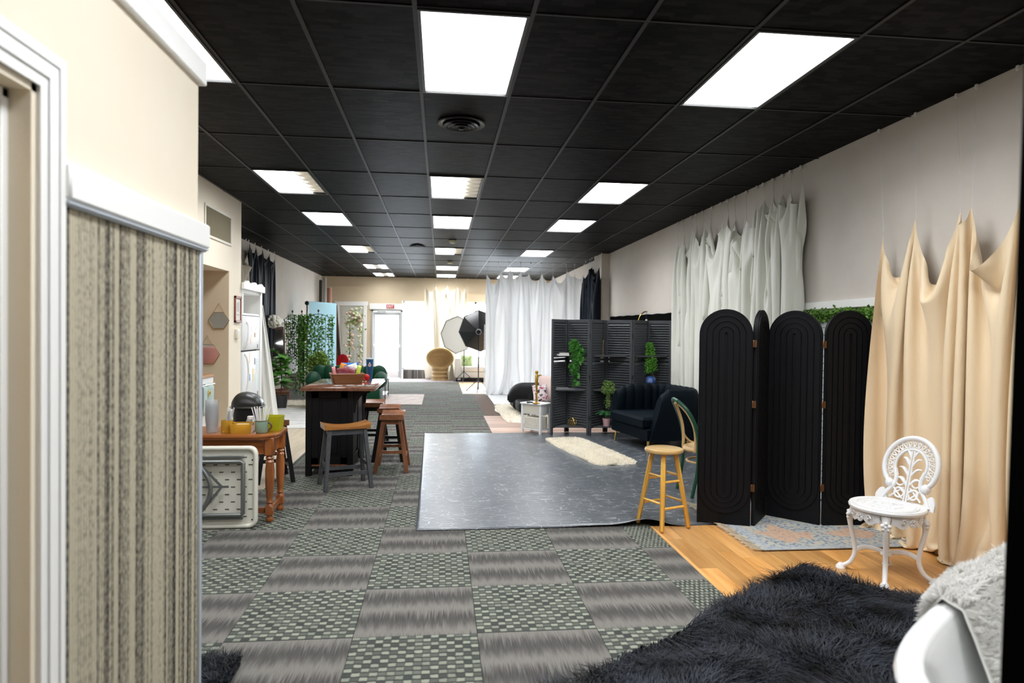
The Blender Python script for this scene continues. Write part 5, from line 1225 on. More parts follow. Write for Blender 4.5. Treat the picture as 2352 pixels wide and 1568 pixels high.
for s_ in (-1, 1):
    g = G(); st_tube(g, spline([(s_*.155, -.01, 0), (s_*.120, .05, 0), (s_*.078, .10, 0), (s_*.075, .15, 0), (s_*.098, .20, 0)], 5) and [(p.x, p.y) for p in spline([(s_*.155, -.01, 0), (s_*.125, .045, 0), (s_*.085, .10, 0), (s_*.080, .15, 0), (s_*.095, .20, 0)], 6)], .013, 8)
    st_tube(g, [(s_*(.045+.03*math.cos(q)), .055+.03*math.sin(q)) for q in [2*PI*j/12 for j in range(12)]], .0065, 6, True)
    st_tube(g, [(s_*(.05+.026*math.cos(q)), .125+.026*math.sin(q)) for q in [2*PI*j/12 for j in range(12)]], .006, 6, True)
    st_tube(g, [(s_*.10, .02), (s_*.02, .09)], .006, 6); st_tube(g, [(s_*.02, .02), (s_*.09, .085)], .006, 6)
    g.obj('side_scroll', m_iron, back)
    g = G(); g.grid(lambda u_, v_, s_=s_: BK(s_*(.115+.085*u_)*.95, -.02+v_*(.075*math.sin(PI*(1-u_*.85))+.012)), 10, 6); g.grid(lambda u_, v_, s_=s_: BK(s_*(.115+.085*u_)*.95, -.02+v_*(.075*math.sin(PI*(1-u_*.85))+.012), .012), 10, 6)
    g.obj('arm_scroll', m_iron, back)
g = G(); g.tube([BK(-.15+.3*k/10, -.012) for k in range(11)], .016, 8); g.obj('back_base', m_iron, back)
# ------------------------------------------------------------------ bathtub with throw
bt = thing('bathtub', 'white roll top bathtub in the right foreground', 'bathtub', (1.95, 1.72, .0), .61)
m_tub = M('white tub enamel', (.82, .83, .82), .2, Coat_Weight=.4)
TL, TW = .78, .37
def rim(a, k, r=0.):
    c_, s_ = math.cos(a), math.sin(a); e = (abs(c_)**3.2+abs(s_)**3.2)**(-1/3.2); return Vector(((TL*k+r)*e*c_, (TW*k+r)*e*s_, 0))
pr = [(1.0, .045, .575), (1.0, .055, .60), (1.0, .045, .622), (1.0, .015, .630), (1.0, -.012, .620), (1.0, -.025, .59), (.93, -.03, .45), (.86, -.04, .28), (.75, -.06, .20), (.4, -.06, .175), (.0, 0, .17)]
pr2 = [(1.0, .045, .575), (1.0, .0, .57), (.97, .0, .45), (.9, 0, .28), (.78, 0, .16), (.4, 0, .13), (0, 0, .125)]
for nm, pp in (('basin', pr), ('shell', pr2)):
    def fn(u_, v_, pp=pp):
        k = v_*(len(pp)-1); i = min(int(k), len(pp)-2); f = k-i; a_ = [pp[i][j]+(pp[i+1][j]-pp[i][j])*f for j in range(3)]
        p = rim(2*PI*u_, a_[0], a_[1]); p.z = a_[2]; return p
    G().grid(fn, 64, (len(pp)-1)*3+1, True).obj(nm, m_tub, bt, 60)
for x in (-.5, .5):
    for y in (-.22, .22): G().tube(spline([(x*.9, y*.8, .17), (x, y*1.15, .12), (x*1.0, y*1.1, .05), (x*1.05, y*1.25, .07)], 5)[:16], .028, 10).lathe([(0, .064), (.03, .064), (.035, .075), (0, .10)], 12, (x*1.05, y*1.25, 0)).obj('claw_foot', m_tub, bt)
th = thing('fluffy_throw', 'white fluffy throw draped over the bathtub side', 'throw', (1.95, 1.72, 0), .61)
m_wfur = mk_fur('white pile', (.80, .79, .76), (.86, .85, .83), 8., .85, .1, .1)
def th_fn(u_, v_):
    x = -.06+u_*.8; 
    prf = [(TW+.075, .30), (TW+.078, .50), (TW+.075, .60), (TW+.03, .665), (TW-.045, .650), (TW-.075, .58), (TW-.12, .45), (TW-.16, .32), (TW-.20, .24)]
    k = v_*(len(prf)-1); i = min(int(k), len(prf)-2); f = k-i; y = prf[i][0]+(prf[i+1][0]-prf[i][0])*f; z = prf[i][1]+(prf[i+1][1]-prf[i][1])*f
    y *= (1-abs(x/.86)**3.2)**(1/3.2) if abs(x) < .85 else .5
    return Vector((x-.10*v_*(1-u_)+.02*math.sin(v_*9), y, z+.012*math.sin(x*12)))
o = G().grid(th_fn, 40, 40).obj('hide', M('white hide', (.8, .79, .76), .9), th)
o.modifiers.new('s', 'SOLIDIFY').thickness = .008
N_ = 26000; uu, vv_ = np.random.rand(N_), np.random.rand(N_); B_ = np.zeros((N_, 3)); Nn = np.zeros((N_, 3))
gr = np.array([[list(th_fn(i/60, j/60)) for j in range(61)] for i in range(61)])
iu, iv_ = np.minimum((uu*60).astype(int), 59), np.minimum((vv_*60).astype(int), 59); fu, fv = (uu*60-iu)[:, None], (vv_*60-iv_)[:, None]
B_ = gr[iu, iv_]*(1-fu)*(1-fv)+gr[iu+1, iv_]*fu*(1-fv)+gr[iu, iv_+1]*(1-fu)*fv+gr[iu+1, iv_+1]*fu*fv
Nn = np.cross(gr[iu+1, iv_]-gr[iu, iv_], gr[iu, iv_+1]-gr[iu, iv_]); Nn /= np.linalg.norm(Nn, axis=1, keepdims=True)+1e-9; Nn *= -1 if Nn[:, 2].mean() < 0 else 1
blades('pile', B_+Nn*.002, Nn, .030, .007, np.zeros((N_, 3)), m_wfur, th, .8, .4)
# ------------------------------------------------------------------ black door edge close to the camera
bdz = struct(ob('door_4', None, None, None, (1.02, 1.10, 0), (0, .014, -1.13)))
G().b2(0, .9, -.02, .02, 0, 2.3, .003).obj('leaf', M('black door paint', (.001, .001, .001), .8, Specular_IOR_Level=.02), bdz)
# ------------------------------------------------------------------ white brick strip and moss garland on the right wall
bp = struct(G().b2(3.485, 3.5, 4.6, 6.05, 0, 1.64).obj('brick_wall_strip', M('pale mortar', (.50, .51, .52), .9)))
m_brk = M('white washed brick', (.62, .64, .65), .85, v=(.50, .52, .54), vs=14, bump=.3, bs=50)
bm_ = G().box(0, 0, 0, .016, .198, .056, bev=.004).mesh('brick'); bm_.materials.append(m_brk)
for j in range(25):
    for i in range(7):
        y = 4.7+i*.208+(.104 if j % 2 else 0)
        if y < 5.95: ob('brick', bm_, None, bp, (3.481, y, .035+j*.0655))
ga = thing('moss_garland', 'green moss garland along the wall above the arched screen', 'garland', (3.45, 5.45, 1.69))
G().tube([(0, -.75+.15*k, .008*math.sin(k*2)) for k in range(11)], .014, 8).obj('garland_core', m_stem, ga)
rsn = np.random.RandomState(4); n = 2600
pp = np.stack([rsn.randn(n)*.016-.01, rsn.rand(n)*1.5-.75, rsn.randn(n)*.026-.012*np.abs(rsn.randn(n))], 1)
leafcloud('foliage', pp, .026, M('moss green', (.09, .22, .025), .7, v=(.16, .32, .05), vs=40), ga, seed=3)
# ------------------------------------------------------------------ nightstand group
ns = thing('nightstand', 'small white nightstand with wicker basket drawer beside the slatted screen', 'nightstand', (1.432, 9.775, .005), math.atan2(.160, .155)-.02)
# local x along the short side, local -y faces the camera's left... corners from the floor plan
hx, hy = .112, .168
for sx in (-1, 1):
    for sy in (-1, 1): G().b2(sx*hx-.016, sx*hx+.016, sy*hy-.016, sy*hy+.016, 0, .43, .002).obj('leg', m_white2, ns)
G().b2(-hx-.03, hx+.03, -hy-.03, hy+.03, .43, .45, .004).obj('top', m_white2, ns)
G().b2(-hx+.01, hx-.01, -hy+.004, hy-.004, .285, .43, .002).b2(-hx, -hx+.012, -hy, hy, .285, .43).b2(hx-.012, hx, -hy, hy, .285, .43).obj('carcass', m_white2, ns)
G().b2(-hx, hx, -hy, hy, .05, .07, .002).obj('bottom_shelf', m_white2, ns)
G().b2(-hx-.004, -hx+.002, -hy+.03, hy-.03, .30, .415, .003).obj('drawer_front', M('cream drawer', (.74, .70, .60), .5), ns)
g = G().b2(-hx+.012, hx-.012, -hy+.02, hy-.02, .072, .24, .008)
wk = ob('wicker_basket', g.mesh('wicker_basket'), M('white wicker', (.72, .66, .52), .7, v=(.80, .77, .70), vs=20), ns)
ws = G()
for j in range(8):
    z = .085+j*.02
    for i in range(9):
        y = -hy+.03+i*.034+(.017 if j % 2 else 0)
        if y < hy-.02: ws.box(-hx+.010, y, z, .008, .020, .012, bev=.003)
    for i in range(5):
        x = -hx+.03+i*.040+(.02 if j % 2 else 0)
        if x < hx-.02: ws.box(x, -hy+.018, z, .022, .008, .012, bev=.003)
o = ws.obj('weave', M('wicker weave', (.78, .74, .66), .7), wk); o['kind'] = 'stuff'
for j in range(6): G().b2(-hx+.02, hx-.02, -hy-.002, -hy+.004, .31+j*.016, .318+j*.016).obj('side_slat', m_white2, ns)
gp = thing('gold_candlestick', 'tall gold candlestick standing on the white nightstand', 'candlestick', (1.415, 9.63, .457))
m_gold2 = M('satin mustard gold', (.55, .33, .04), .35, m=.7)
G().lathe([(0, 0), (.055, 0), (.055, .008), (.02, .016), (.016, .03), (.014, .14), (.020, .15), (.020, .158), (.014, .165), (.017, .26), (.024, .30), (.024, .41), (.018, .42), (.014, .435), (.024, .45), (.024, .465), (.016, .48), (0, .485)], 18).obj('stem', m_gold2, gp)
G().cyl((.012, 0, .415), (.075, .02, .415), .008, None, 8).obj('side_arm', m_gold2, gp)
jt = thing('jewelry_tree', 'small black branch shaped jewelry stand on the nightstand', 'jewelry stand', (1.33, 9.73, .457))
G().box(0, 0, .008, .09, .06, .016, bev=.002).obj('base', m_blackmetal, jt)
G().tube([(0, 0, .01), (0, 0, .16)], .003, 6).obj('trunk', m_blackmetal, jt)
for k in range(6): s_ = 1 if k % 2 else -1; G().tube(spline([(0, 0, .05+k*.018), (s_*.02, 0, .06+k*.018), (s_*.035, 0, .085+k*.018)], 4), .0022, 5).obj('branch', m_blackmetal, jt)
# black padded bench with cushions
pb = thing('padded_bench', 'black padded daybed arm with rounded top behind the nightstand', 'daybed', (1.92, 12.6, .012))
m_pad = M('soft black velvet', (.004, .004, .0045), .6, Sheen_Weight=.03, Specular_IOR_Level=.15, v=(.01, .01, .01), vs=6)
def pad(u_, v_):
    a = PI*v_; x = -.62+u_*1.2; sh = (1-max(0, (-.30-x)/.34)**2.2)**.5 if x < -.30 else 1
    return Vector((x, -.36*math.cos(a)*(abs(math.cos(a))**-.35 if abs(math.cos(a)) > .05 else 1)*sh*.9, .16+.36*sh*math.sin(a)**.8))
g = G().grid(pad, 40, 24); g.b2(-.55, .58, -.3, .3, .05, .2, .03); g.obj('padding', m_pad, pb)
G().b2(-.52, .58, -1.0, -.30, .06, .24, .04, 2).obj('mattress', m_pad, pb)
for x in (-.45, .48):
    for y in (-.24, .24): G().cyl((x, y, .06), (x, y, 0), .02).obj('leg', m_blkleg, pb)
def cush(name, label, loc, sx, sy, sz, rot, mat, cat='cushion', group='cushions on the daybed'):
    o = G().pillow((0, 0, 0), sx, sy, sz, None, 14, 2.5).obj(name, mat, None, 80, loc); o.rotation_euler = rot; return tag(o, label, cat, group)
cush('round_cushion', 'big blush pink quilted cushion behind the slatted screen edge', (2.10, 11.95, .44), .62, .56, .22, (1.35, 0, -.1), M('blush quilted fabric', (.80, .62, .57), .8, bump=.5, bs=14))
def mk_floral():
    t = NT('floral cushion print'); n = t.noise(t.co('Object'), 14, 2); return t.fin(t.ramp(n, [(.40, (.06, .03, .06)), (.46, (.78, .70, .70)), (.58, (.80, .74, .74)), (.62, (.45, .10, .16))]), .8)
cush('floral_cushion', 'small floral cushion leaning on the pink cushion', (1.80, 11.75, .40), .30, .34, .12, (1.25, 0, .25), mk_floral())
# ------------------------------------------------------------------ far right: softboxes, white sofa, wicker chair
def tripod(t, h, r=.36, mat=m_blackmetal, a0=.4):
    G().tube([(0, 0, .06), (0, 0, h)], .013, 8).obj('pole', mat, t); G().cyl((0, 0, .26), (0, 0, .34), .022).cyl((0, 0, .62), (0, 0, .67), .020).obj('collar', mat, t)
    for k in range(3):
        a = a0+2*PI*k/3; G().tube([(0, 0, .32), (r*math.cos(a), r*math.sin(a), .012)], .010, 6).tube([(0, 0, .10), (r*.55*math.cos(a), r*.55*math.sin(a), .15)], .006, 6).obj('leg', mat, t)
def softbox(label, loc, h, R_, yawz, tilt, white_front, off=(0, 0)):
    t = thing('softbox', label, 'softbox', (loc[0], loc[1], 0), 0, 'studio softboxes')
    tripod(t, h-.02)
    hd = ob('light_head', None, None, t, (0, 0, h), (tilt, 0, yawz))    # local +y is the lit side
    oc = [(R_*math.cos(PI/4*k+.06), R_*math.sin(PI/4*k+.06)) for k in range(8)]
    m_sb = M('black softbox nylon', (.012, .012, .013), .32, v=(.03, .03, .03), vs=4)
    for k in range(8):
        a, b = oc[k], oc[(k+1) % 8]
        def pn(u_, v_, a=a, b=b):
            e = (a[0]+(b[0]-a[0])*u_, a[1]+(b[1]-a[1])*u_); s_ = .12+.88*v_; bow = .06*math.sin(PI*v_)
            return Vector((e[0]*(s_+bow*.5), .02+.42*v_-.0*bow, e[1]*(s_+bow*.5)))
        G().grid(pn, 5, 8).obj('fabric_panel', m_sb, hd, 60)
        G().tube([(a[0]*.12, .02, a[1]*.12), (a[0], .44, a[1])], .004, 5).obj('rod', m_blackmetal, hd)
    g = G(); V = [g.bm.verts.new((x*.985, .43, z*.985)) for x, z in oc]; g.bm.faces.new(V); g.obj('diffuser', M('white diffuser cloth', (.78, .76, .70), .8), hd)
    G().tube([(x, .44, z) for x, z in oc], .008, 6, True).obj('rim', m_blackmetal, hd)
    G().cyl((0, .03, 0), (0, -.09, 0), .075, .065, 20).cyl((0, -.09, 0), (0, -.11, 0), .06, .05, 20).b2(-.02, .02, -.06, -.0, -.12, -.06, .004).obj('flash_head', m_blackmetal, hd)
    G().tube([(.062*math.cos(2*PI*k/20), -.112, .062*math.sin(2*PI*k/20)) for k in range(20)], .006, 6, True).obj('control_ring', M('grey ring', (.5, .5, .5), .4), hd)
    return t
softbox('black octagonal softbox on a tripod seen from behind', (.95, 16.45), 1.50, .53, -.10, .05, False)
softbox('octagonal softbox with pale diffuser facing the room', (.70, 19.55), 1.40, .54, PI-.55, .0, True)
wsx = thing('white_sofa', 'white boxy sofa under the back window', 'sofa', (1.30, 20.15, 0))
m_wl = M('white leatherette', (.78, .76, .72), .5)
for x0, x1, y0, y1, z0, z1, nm in ((-.85, -.67, -.42, .42, .12, .70, 'armrest'), (.67, .85, -.42, .42, .12, .70, 'armrest'), (-.67, .67, -.42, .32, .12, .30, 'seat_base'), (-.67, 0, -.44, .25, .30, .46, 'seat_cushion'), (0, .67, -.44, .25, .30, .46, 'seat_cushion'), (-.67, .67, .25, .45, .12, .72, 'backrest')):
    G().b2(x0, x1, y0, y1, z0, z1, .03, 2).obj(nm, m_wl, wsx)
G().b2(-.66, .66, -.37, .30, .02, .12).obj('plinth', m_blkleg, wsx)
for x in (-.80, .80):
    for y in (-.37, .37): G().cyl((x, y, .13), (x, y, 0), .025).obj('leg', m_blackmetal, wsx)
cush('green_cushion', 'leafy green print cushion on the white sofa', (.80, 19.92, .62), .34, .34, .12, (1.3, 0, .15), M('leaf print', (.16, .34, .05), .8, v=(.55, .62, .38), vs=16), group=None)
wp = thing('peacock_chair', 'round backed wicker peacock chair before the cream curtain', 'chair', (0, 20.3, 0))
m_wick = M('honey wicker', (.50, .33, .14), .6, v=(.36, .22, .09), vs=60, bump=.6, bs=120); m_wickl = M('pale wicker rim', (.66, .47, .22), .5)
def el(r_, a): return Vector((.40*r_*math.cos(a), .10-.10*(r_*math.sin(a))*1.0-.06, .68+.30*r_*math.sin(a)))
G().grid(lambda u_, v_: el(.95*v_, 2*PI*u_)+Vector((0, .10*(1-v_*v_), 0)), 40, 10, True).obj('woven_back', m_wick, wp)
G().tube([el(1.0, 2*PI*k/40) for k in range(40)], .028, 10, True).tube([el(.86, 2*PI*k/40) for k in range(40)], .008, 6, True).obj('back_rim', m_wickl, wp)
for r_ in (.55, .75): G().tube([Vector((x, .06, .68+.30*s_*r_*.6)) for s_ in (1,) for x in (-.3, 0, .3)], .006, 6).obj('weave_band', m_wickl, wp)
g = G().lathe([(0, 0), (.24, 0), (.25, .02), (.225, .20), (.25, .38), (.27, .40), (0, .40)], 32, (0, .05, 0)); g.obj('woven_base', m_wick, wp)
for z in (.02, .14, .26, .38): G().tube([(.25*math.cos(2*PI*k/32), .05+.25*math.sin(2*PI*k/32), z) for k in range(32)], .012, 6, True).obj('base_hoop', m_wickl, wp)
pg = thing('pampas_bundle', 'dry beige tassel bundle beside the wicker chair', 'dried grass', (.36, 20.25, 0))
g = G()
for k in range(60):
    a = rs.uniform(-1, 1); b_ = rs.uniform(-.06, .06); g.tube(spline([(a*.02, b_*.4, .50), (a*.06, b_, .28), (a*.11+.02, b_*1.5, .015)], 4), .004, 4)
o = g.obj('tassels', M('dry straw', (.50, .42, .28), .9, v=(.62, .54, .38), vs=30), pg); o['kind'] = 'stuff'
G().tube([(.026*math.cos(2*PI*k/12), .03*math.sin(2*PI*k/12), .49) for k in range(12)], .012, 6, True).obj('binding', m_rat, pg)
lt = thing('lattice_panel', 'narrow white lattice stand at the edge of the white curtain', 'stand', (1.15, 16.25, 0), 0)
for x in (-.07, .09): G().b2(x-.008, x+.008, -.015, .015, 0, 1.68, .002).obj('post', m_white2, lt)
for k in range(17): G().b2(-.07, .09, -.006, .006, .10+k*.095, .112+k*.095).obj('crossbar', m_white2, lt)
for k in range(3): G().b2(-.02, .05, .008, .016, 1.38+k*.09, 1.44+k*.09).obj('black_square', m_blkleg, lt)
# ------------------------------------------------------------------ left side: trellis, mirror, plants, rolls
tl = thing('garden_trellis', 'black iron folding garden trellis covered with ivy', 'trellis', (-3.0, 15.6, 0))
ivp = []
def tr_panel(a, b, hh, seed, dens):
    a, b = Vector((*a, 0)), Vector((*b, 0)); pr_ = ob('trellis_panel', None, None, tl, a-Vector((-3.0, 15.6, 0)), math.atan2(b.y-a.y, b.x-a.x)); W = (b-a).length
    def top(x): return hh*.94+hh*.06*math.sin(PI*x/W)
    n_ = 9
    for k in range(n_): x = W*k/(n_-1); G().tube([(x, 0, 0 if k in (0, n_-1, 2, 6) else .32), (x, 0, top(x))], .007 if k in (0, n_-1) else .0045, 6).obj('rod', m_blackmetal, pr_)
    for z in (.34, .40, .82, 1.28, 1.34, 1.52): G().tube([(0, 0, z), (W, 0, z)], .006, 6).obj('crossbar', m_blackmetal, pr_)
    G().tube([(x, 0, top(x)) for x in [W*k/12 for k in range(13)]], .007, 6).obj('arched_top', m_blackmetal, pr_)
    G().tube([(W/2, 0, top(W/2)), (W/2, 0, top(W/2)+.06)], .006, 6).ball((W/2, 0, top(W/2)+.075), .022, 10, 1.4).obj('finial', m_blackmetal, pr_)
    g = G(); g.tube([(W/2+.11*math.cos(2*PI*k/24), 0, .98+.11*math.sin(2*PI*k/24)) for k in range(24)], .010, 6, True)
    g.tube([(W/2+(.02+.006*k)*math.cos(k*.7), 0, .98+(.02+.006*k)*math.sin(k*.7)) for k in range(14)], .006, 6)
    for k in range(8): aa = 2*PI*k/8; g.tube([(W/2+.07*math.cos(aa), 0, .98+.07*math.sin(aa)), (W/2+.11*math.cos(aa), 0, .98+.11*math.sin(aa))], .005, 5)
    g.obj('medallion', m_blackmetal, pr_)
    r_ = np.random.RandomState(seed); P = []
    for s_ in range(int(dens)):
        x0 = r_.rand()*W; z1 = hh*(.96+.04*r_.rand()); ln_ = hh*(.25+.75*r_.rand()**1.2)
        for q in np.arange(0, ln_, .022): P.append((x0+.03*math.sin(q*7+s_)+r_.randn()*.022, r_.randn()*.03-.01, z1-q+r_.randn()*.01))
    leafcloud('ivy', P, .052, m_ivy, pr_, seed=seed)
m_ivy = M('small leaf ivy', (.06, .20, .02), .5, v=(.15, .36, .05), vs=8)
tr_panel((-3.53, 15.55), (-3.24, 15.80), 1.84, 1, 11)
tr_panel((-3.24, 15.80), (-3.06, 15.30), 1.84, 2, 40)
tr_panel((-3.05, 15.30), (-2.48, 15.62), 1.86, 3, 30)
fmr = thing('floor_mirror', 'dark wood framed floor mirror with a base box, leaning by the black curtain', 'mirror', (-3.42, 14.55, 0), (0, 0, .35)); fmr.scale = (.62, 1, 1)
fp_ = ob('mirror_frame', None, None, fmr, (0, 0, .18), (-.09, -.09, 0))
for x in (-.27, .27): G().box(x, 0, .68, .055, .04, 1.36, bev=.006).obj('stile', m_dkwood, fp_)
for z in (.03, 1.34): G().box(0, 0, z, .54, .04, .06, bev=.006).obj('rail', m_dkwood, fp_)
G().box(0, 0, .68, .49, .012, 1.26).obj('glass', m_mirror, fp_)
G().b2(-.33, .33, -.12, .12, 0, .17, .008).b2(-.35, .35, -.14, .14, 0, .04, .005).b2(-.34, .34, -.13, .13, .15, .185, .005).obj('base_box', wood('mid brown wood', (.13, .05, .02), (.24, .10, .045), .4, 'x'), fmr)
hy_ = thing('white_hydrangea', 'large white paper flower on top of the floor mirror', 'paper flower', (-3.44, 14.15, 1.66))
g = G(); rs2 = random.Random(6)
for k in range(70):
    a, b_ = rs2.random()*2*PI, math.acos(2*rs2.random()-1); d = Vector((math.sin(b_)*math.cos(a), math.sin(b_)*math.sin(a)*.8, math.cos(b_)*.85)); g.ball(d*.13, .045, 8, .8, 5)
g.obj('petals', M('ivory paper petals', (.93, .90, .78), .85), hy_); G().cyl((0, 0, -.13), (0, 0, -.02), .012).obj('stem', m_stem, hy_)
fl = thing('fiddle_leaf_plant', 'potted fiddle leaf plant with large green leaves beside the floor mirror', 'plant', (-3.02, 13.0, 0))
G().lathe([(0, 0), (.11, 0), (.14, .24), (.125, .24), (.12, .22), (0, .22)], 22).obj('pot', M('dark pot', (.03, .03, .03), .5), fl)
G().tube(spline([(0, 0, .2), (.02, 0, .55), (-.02, .02, 1.0)], 6), .012, 8).obj('trunk', m_dkwood, fl)
bl = leaf_mesh('leaf', .22, M('fiddle leaf green', (.09, .28, .045), .35, v=(.17, .42, .08), vs=10), False)
for k in range(44):
    a = k*2.4; z = .46+.62*(k/44); o = ob('leaf', bl, None, fl, (.05*math.cos(a), .05*math.sin(a), z)); o.rotation_euler = (rs2.uniform(-.5, .5), 0, a); o.scale = [rs2.uniform(.95, 1.5)]*3
br = thing('paper_backdrop', 'pale blue paper backdrop hanging from a stand roll', 'backdrop', (-2.98, 17.1, 0))
m_blue = M('pale blue paper', (.46, .76, .88), .8)
a_, b_ = Vector((-.27, -.45, 2.15)), Vector((.24, .55, 2.15)); dr = (b_-a_)
G().tube([a_, b_], .05, 14).obj('paper_roll', m_blue, br)
ax = Vector((dr.y, -dr.x, 0)).normalized()
def sheet(u_, v_):
    p = a_+dr*u_; z = 2.15*(1-v_)+.02; f = ax*(.05+max(0, v_-.75)*2.2*.5); z = max(.012, z if v_ < .9 else .23*(1-(v_-.75)/.25)+.012); return Vector((p.x, p.y, 0))+f+Vector((0, 0, z))
o = G().grid(sheet, 8, 30).obj('paper_sheet', m_blue, br, 180)
for p in (a_, b_): G().tube([(p.x, p.y, 0), (p.x, p.y, 2.2)], .016, 8).b2(p.x-.25, p.x+.25, p.y-.015, p.y+.015, 0, .02).obj('stand_post', m_blackmetal, br)
G().ball(a_+Vector((0, -.02, .0)), .055, 12).obj('end_knob', m_blackmetal, br)
rp = thing('dark_board', 'dark brown board leaning against the back left corner', 'board', (-2.88, 18.9, 0))
G().bar((.11, 0, .0), (-.10, .2, 2.2), .16, .03, up=(0, 1, 0), bev=.004).obj('board', m_dkwood, rp); G().bar((.13, -.02, 0), (-.08, .18, 2.2), .02, .02, up=(0, 1, 0)).obj('edge_strip', m_blkleg, rp)
for k, (x, y, h_, r_, c_, lb) in enumerate(((-3.45, 20.2, 3.05, .05, (.42, .42, .42), 'tall grey backdrop tube standing in the back left corner'), (-3.33, 20.3, 2.75, .07, (.55, .28, .20), 'terracotta backdrop roll standing in the back left corner'), (-3.52, 19.9, 2.95, .045, (.02, .02, .02), 'black backdrop tube standing nearest the left wall corner'))):
    t = thing('backdrop_roll', lb, 'backdrop roll', (x, y, 0), 0, 'backdrop rolls in the corner'); G().cyl((0, 0, 0), (.02, 0, h_), r_, None, 16).obj('roll', M('roll paper', c_, .7), t); G().cyl((.02, 0, h_), (.02, 0, h_+.02), r_*.8, r_*.6, 16).obj('end_cap', M('cap', (.6, .56, .5), .6), t)
fa_ = thing('floral_stand', 'flower garlanded slim stand with pink and cream blossoms before the sage door', 'flower stand', (-2.34, 18.5, 0))
G().tube([(-.13, 0, .0), (-.13, 0, 1.95)], .014, 8).obj('post', m_blackmetal, fa_); G().tube([(.15, 0, 0), (.15, 0, 1.95)], .014, 8).obj('post', m_white2, fa_)
G().tube([(-.13, 0, 1.95), (.15, 0, 1.95)], .014, 8).obj('crossbar', m_white2, fa_); G().b2(-.2, .22, -.12, .12, 0, .02, .003).obj('base_plate', m_white2, fa_)
P = []; Q = []; r_ = np.random.RandomState(9)
for k in range(420):
    u_ = r_.rand()
    if u_ < .34: p = (-.13+r_.randn()*.05, r_.randn()*.05-.04, .35+1.5*r_.rand())
    elif u_ < .72: p = (.02+r_.randn()*.10, r_.randn()*.06-.04, 1.85+r_.randn()*.11)
    else: p = (.15+r_.randn()*.035, r_.randn()*.05-.04, .5+1.3*r_.rand()**.6)
    P.append(p)
leafcloud('foliage', P, .07, M('light garland green', (.26, .38, .10), .6, v=(.38, .46, .16), vs=8), fa_, seed=5)
fb = G().ball((0, 0, 0), .046, 9, .75, 6).mesh('blossom'); fb.materials.append(M('blush blossom', (.78, .52, .42), .8))
fb2 = G().ball((0, 0, 0), .042, 9, .75, 6).mesh('blossom'); fb2.materials.append(M('cream blossom', (.82, .76, .60), .8))
for k in range(100): p = P[k*4]; ob('blossom', fb if k % 3 == 0 else fb2, None, fa_, (p[0], p[1]-.03, p[2]))
# green sofa, red chair, shrub behind the island
gs = thing('green_tufted_sofa', 'dark green velvet sofa with puffy tufted back behind the island', 'sofa', (-1.78, 13.0, 0))
m_gv = M('emerald velvet', (.004, .05, .022), .55, Specular_IOR_Level=.2, Sheen_Weight=.1, Sheen_Roughness=.4)
G().b2(-.70, .66, -.35, .35, .12, .40, .04, 2).obj('seat_base', m_gv, gs)
for k in range(7): G().ball((-.56+.19*k, .28, .63), .165, 16, 1.15, 10, 1.0, .8).obj('tufted_back', m_gv, gs)
for s_ in (-1, 1): G().ball((s_*.64, .02, .55), .15, 14, 1.05, 10, .9, 2.2).obj('rolled_arm', m_gv, gs)
for k in range(2): G().b2(-.5+.5*k, -.01+.5*k, -.36, .2, .40, .52, .04, 2).obj('seat_cushion', m_gv, gs)
for x in (-.6, .56):
    for y in (-.28, .28): G().cyl((x, y, .13), (x, y, 0), .022).obj('leg', m_gold, gs)
rc = thing('red_round_chair', 'red round backed chair beyond the green sofa', 'chair', (-2.28, 15.4, 0), -.3)
m_red = M('red satin seat', (.42, .008, .012), .35)
G().lathe([(0, -.03), (.10, -.03), (.135, -.02), (.14, .0), (.135, .02), (.10, .03), (0, .03)], 26, (.02, .12, .78), Matrix.Rotation(PI/2-.15, 3, 'X'), 1.1, 1.25).obj('round_back', m_red, rc)
G().lathe([(0, .42), (.19, .42), (.21, .45), (.19, .49), (0, .50)], 26).obj('seat', m_red, rc)
for k in range(4): a = PI/4+PI/2*k; G().cyl((.15*math.cos(a), .15*math.sin(a), .43), (.18*math.cos(a), .18*math.sin(a), 0), .016, .012, 8).obj('leg', m_dkwood, rc)
for x in (-.06, .10): G().cyl((x, .13, .45), (x, .13, .70), .012, None, 8).obj('back_post', m_dkwood, rc)
bs_ = thing('leafy_shrub', 'potted bushy light green shrub between trellis and green sofa', 'plant', (-2.52, 14.2, 0))
G().lathe([(0, 0), (.13, 0), (.16, .36), (.14, .36), (.13, .33), (0, .33)], 20).obj('pot', M('grey pot', (.10, .10, .10), .6), bs_)
G().cyl((0, 0, .3), (0, 0, .8), .02).obj('trunk', m_dkwood, bs_)
r_ = np.random.RandomState(12); d = r_.randn(2600, 3); d /= np.linalg.norm(d, axis=1, keepdims=True); P = d*(r_.rand(2600, 1)**.4)*np.array([.22, .20, .30])+np.array([0, 0, .76])
leafcloud('foliage', P, .045, M('fresh shrub green', (.12, .24, .03), .55, v=(.24, .36, .06), vs=8), bs_, seed=8)
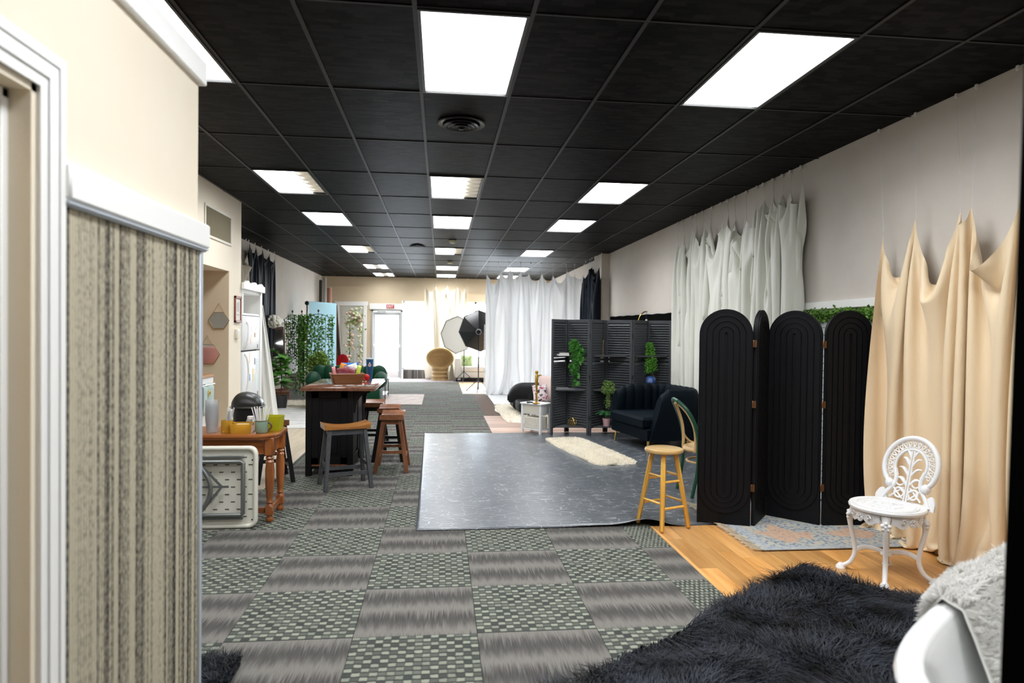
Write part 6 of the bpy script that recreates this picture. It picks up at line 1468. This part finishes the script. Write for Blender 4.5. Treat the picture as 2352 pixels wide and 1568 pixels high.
# coffee table
cf = thing('coffee_table', 'white topped coffee table with thin black metal frame on the pale rug', 'coffee table', (-1.62, 14.88, .012))
for x in (-.45, .45):
    for y in (-.43, .43): G().box(x, y, .21, .018, .018, .42).obj('leg', m_blackmetal, cf)
G().b2(-.47, .47, -.45, .45, .40, .43, .004).obj('table_top', M('white table top', (.78, .78, .78), .25), cf)
G().b2(-.45, .45, -.43, .43, .095, .105).obj('lower_shelf', M('pale grey shelf', (.62, .64, .68), .4), cf)
for y in (-.43, .43): G().box(0, y, .10, .9, .014, .014).obj('shelf_rail', m_blackmetal, cf)
for x in (-.45, .45): G().box(x, 0, .10, .014, .86, .014).obj('shelf_rail', m_blackmetal, cf)
# ------------------------------------------------------------------ ceiling fittings
cv = thing('round_ceiling_vent', 'round black ceiling air diffuser beyond the nearest middle light', 'ceiling vent', (.15, 5.30, CEIL))
m_cv = M('black diffuser paint', (.005, .006, .006), .35, Specular_IOR_Level=.25)
G().lathe([(.165, -.002), (.19, -.006), (.185, -.014), (.15, -.010), (.145, -.002)], 36).obj('flange', m_cv, cv)
for k, r_ in enumerate((.14, .108, .076, .044)):
    G().lathe([(r_*.72, .0-.012*k), (r_, -.022-.008*k), (r_*.96, -.026-.008*k), (r_*.68, -.004-.012*k)], 32).obj('cone', m_cv, cv)
G().lathe([(0, -.03), (.02, -.034), (.02, -.05), (0, -.055)], 14).obj('hub', m_cv, cv)
tv_ = thing('ceiling_hole', 'small black triangular hole shown as a dark flap in the ceiling', 'ceiling vent', (-.46, 12.88, CEIL))
G().prism([(-.15, .14), (.15, .14), (0, -.16)], -.02, -.004).obj('plate', M('void black', (.003, .003, .003), .9), tv_); G().tube([(-.15, .14, -.02), (0, -.16, -.02), (.15, .14, -.02)], .006, 6).obj('edge', m_tbar, tv_)  # the hole's darkness is a flat black plate under the ceiling
for k, (y, lb) in enumerate(((12.13, 'cream smoke detector on the ceiling before the fourth row of lights'), (15.77, 'cream smoke detector on the ceiling farther back'))):
    sd = thing('smoke_detector', lb, 'smoke detector', (.206, y, CEIL), 0, 'smoke detectors'); m_sd = MATS.setdefault('sd', M('yellowed plastic', (.70, .66, .48), .5))
    G().lathe([(0, -.05), (.05, -.05), (.06, -.035), (.06, -.02), (0, -.02)], 20).obj('cover', m_sd, sd); G().lathe([(0, -.02), (.07, -.02), (.07, -.004), (0, -.004)], 20).obj('base', m_sd, sd)
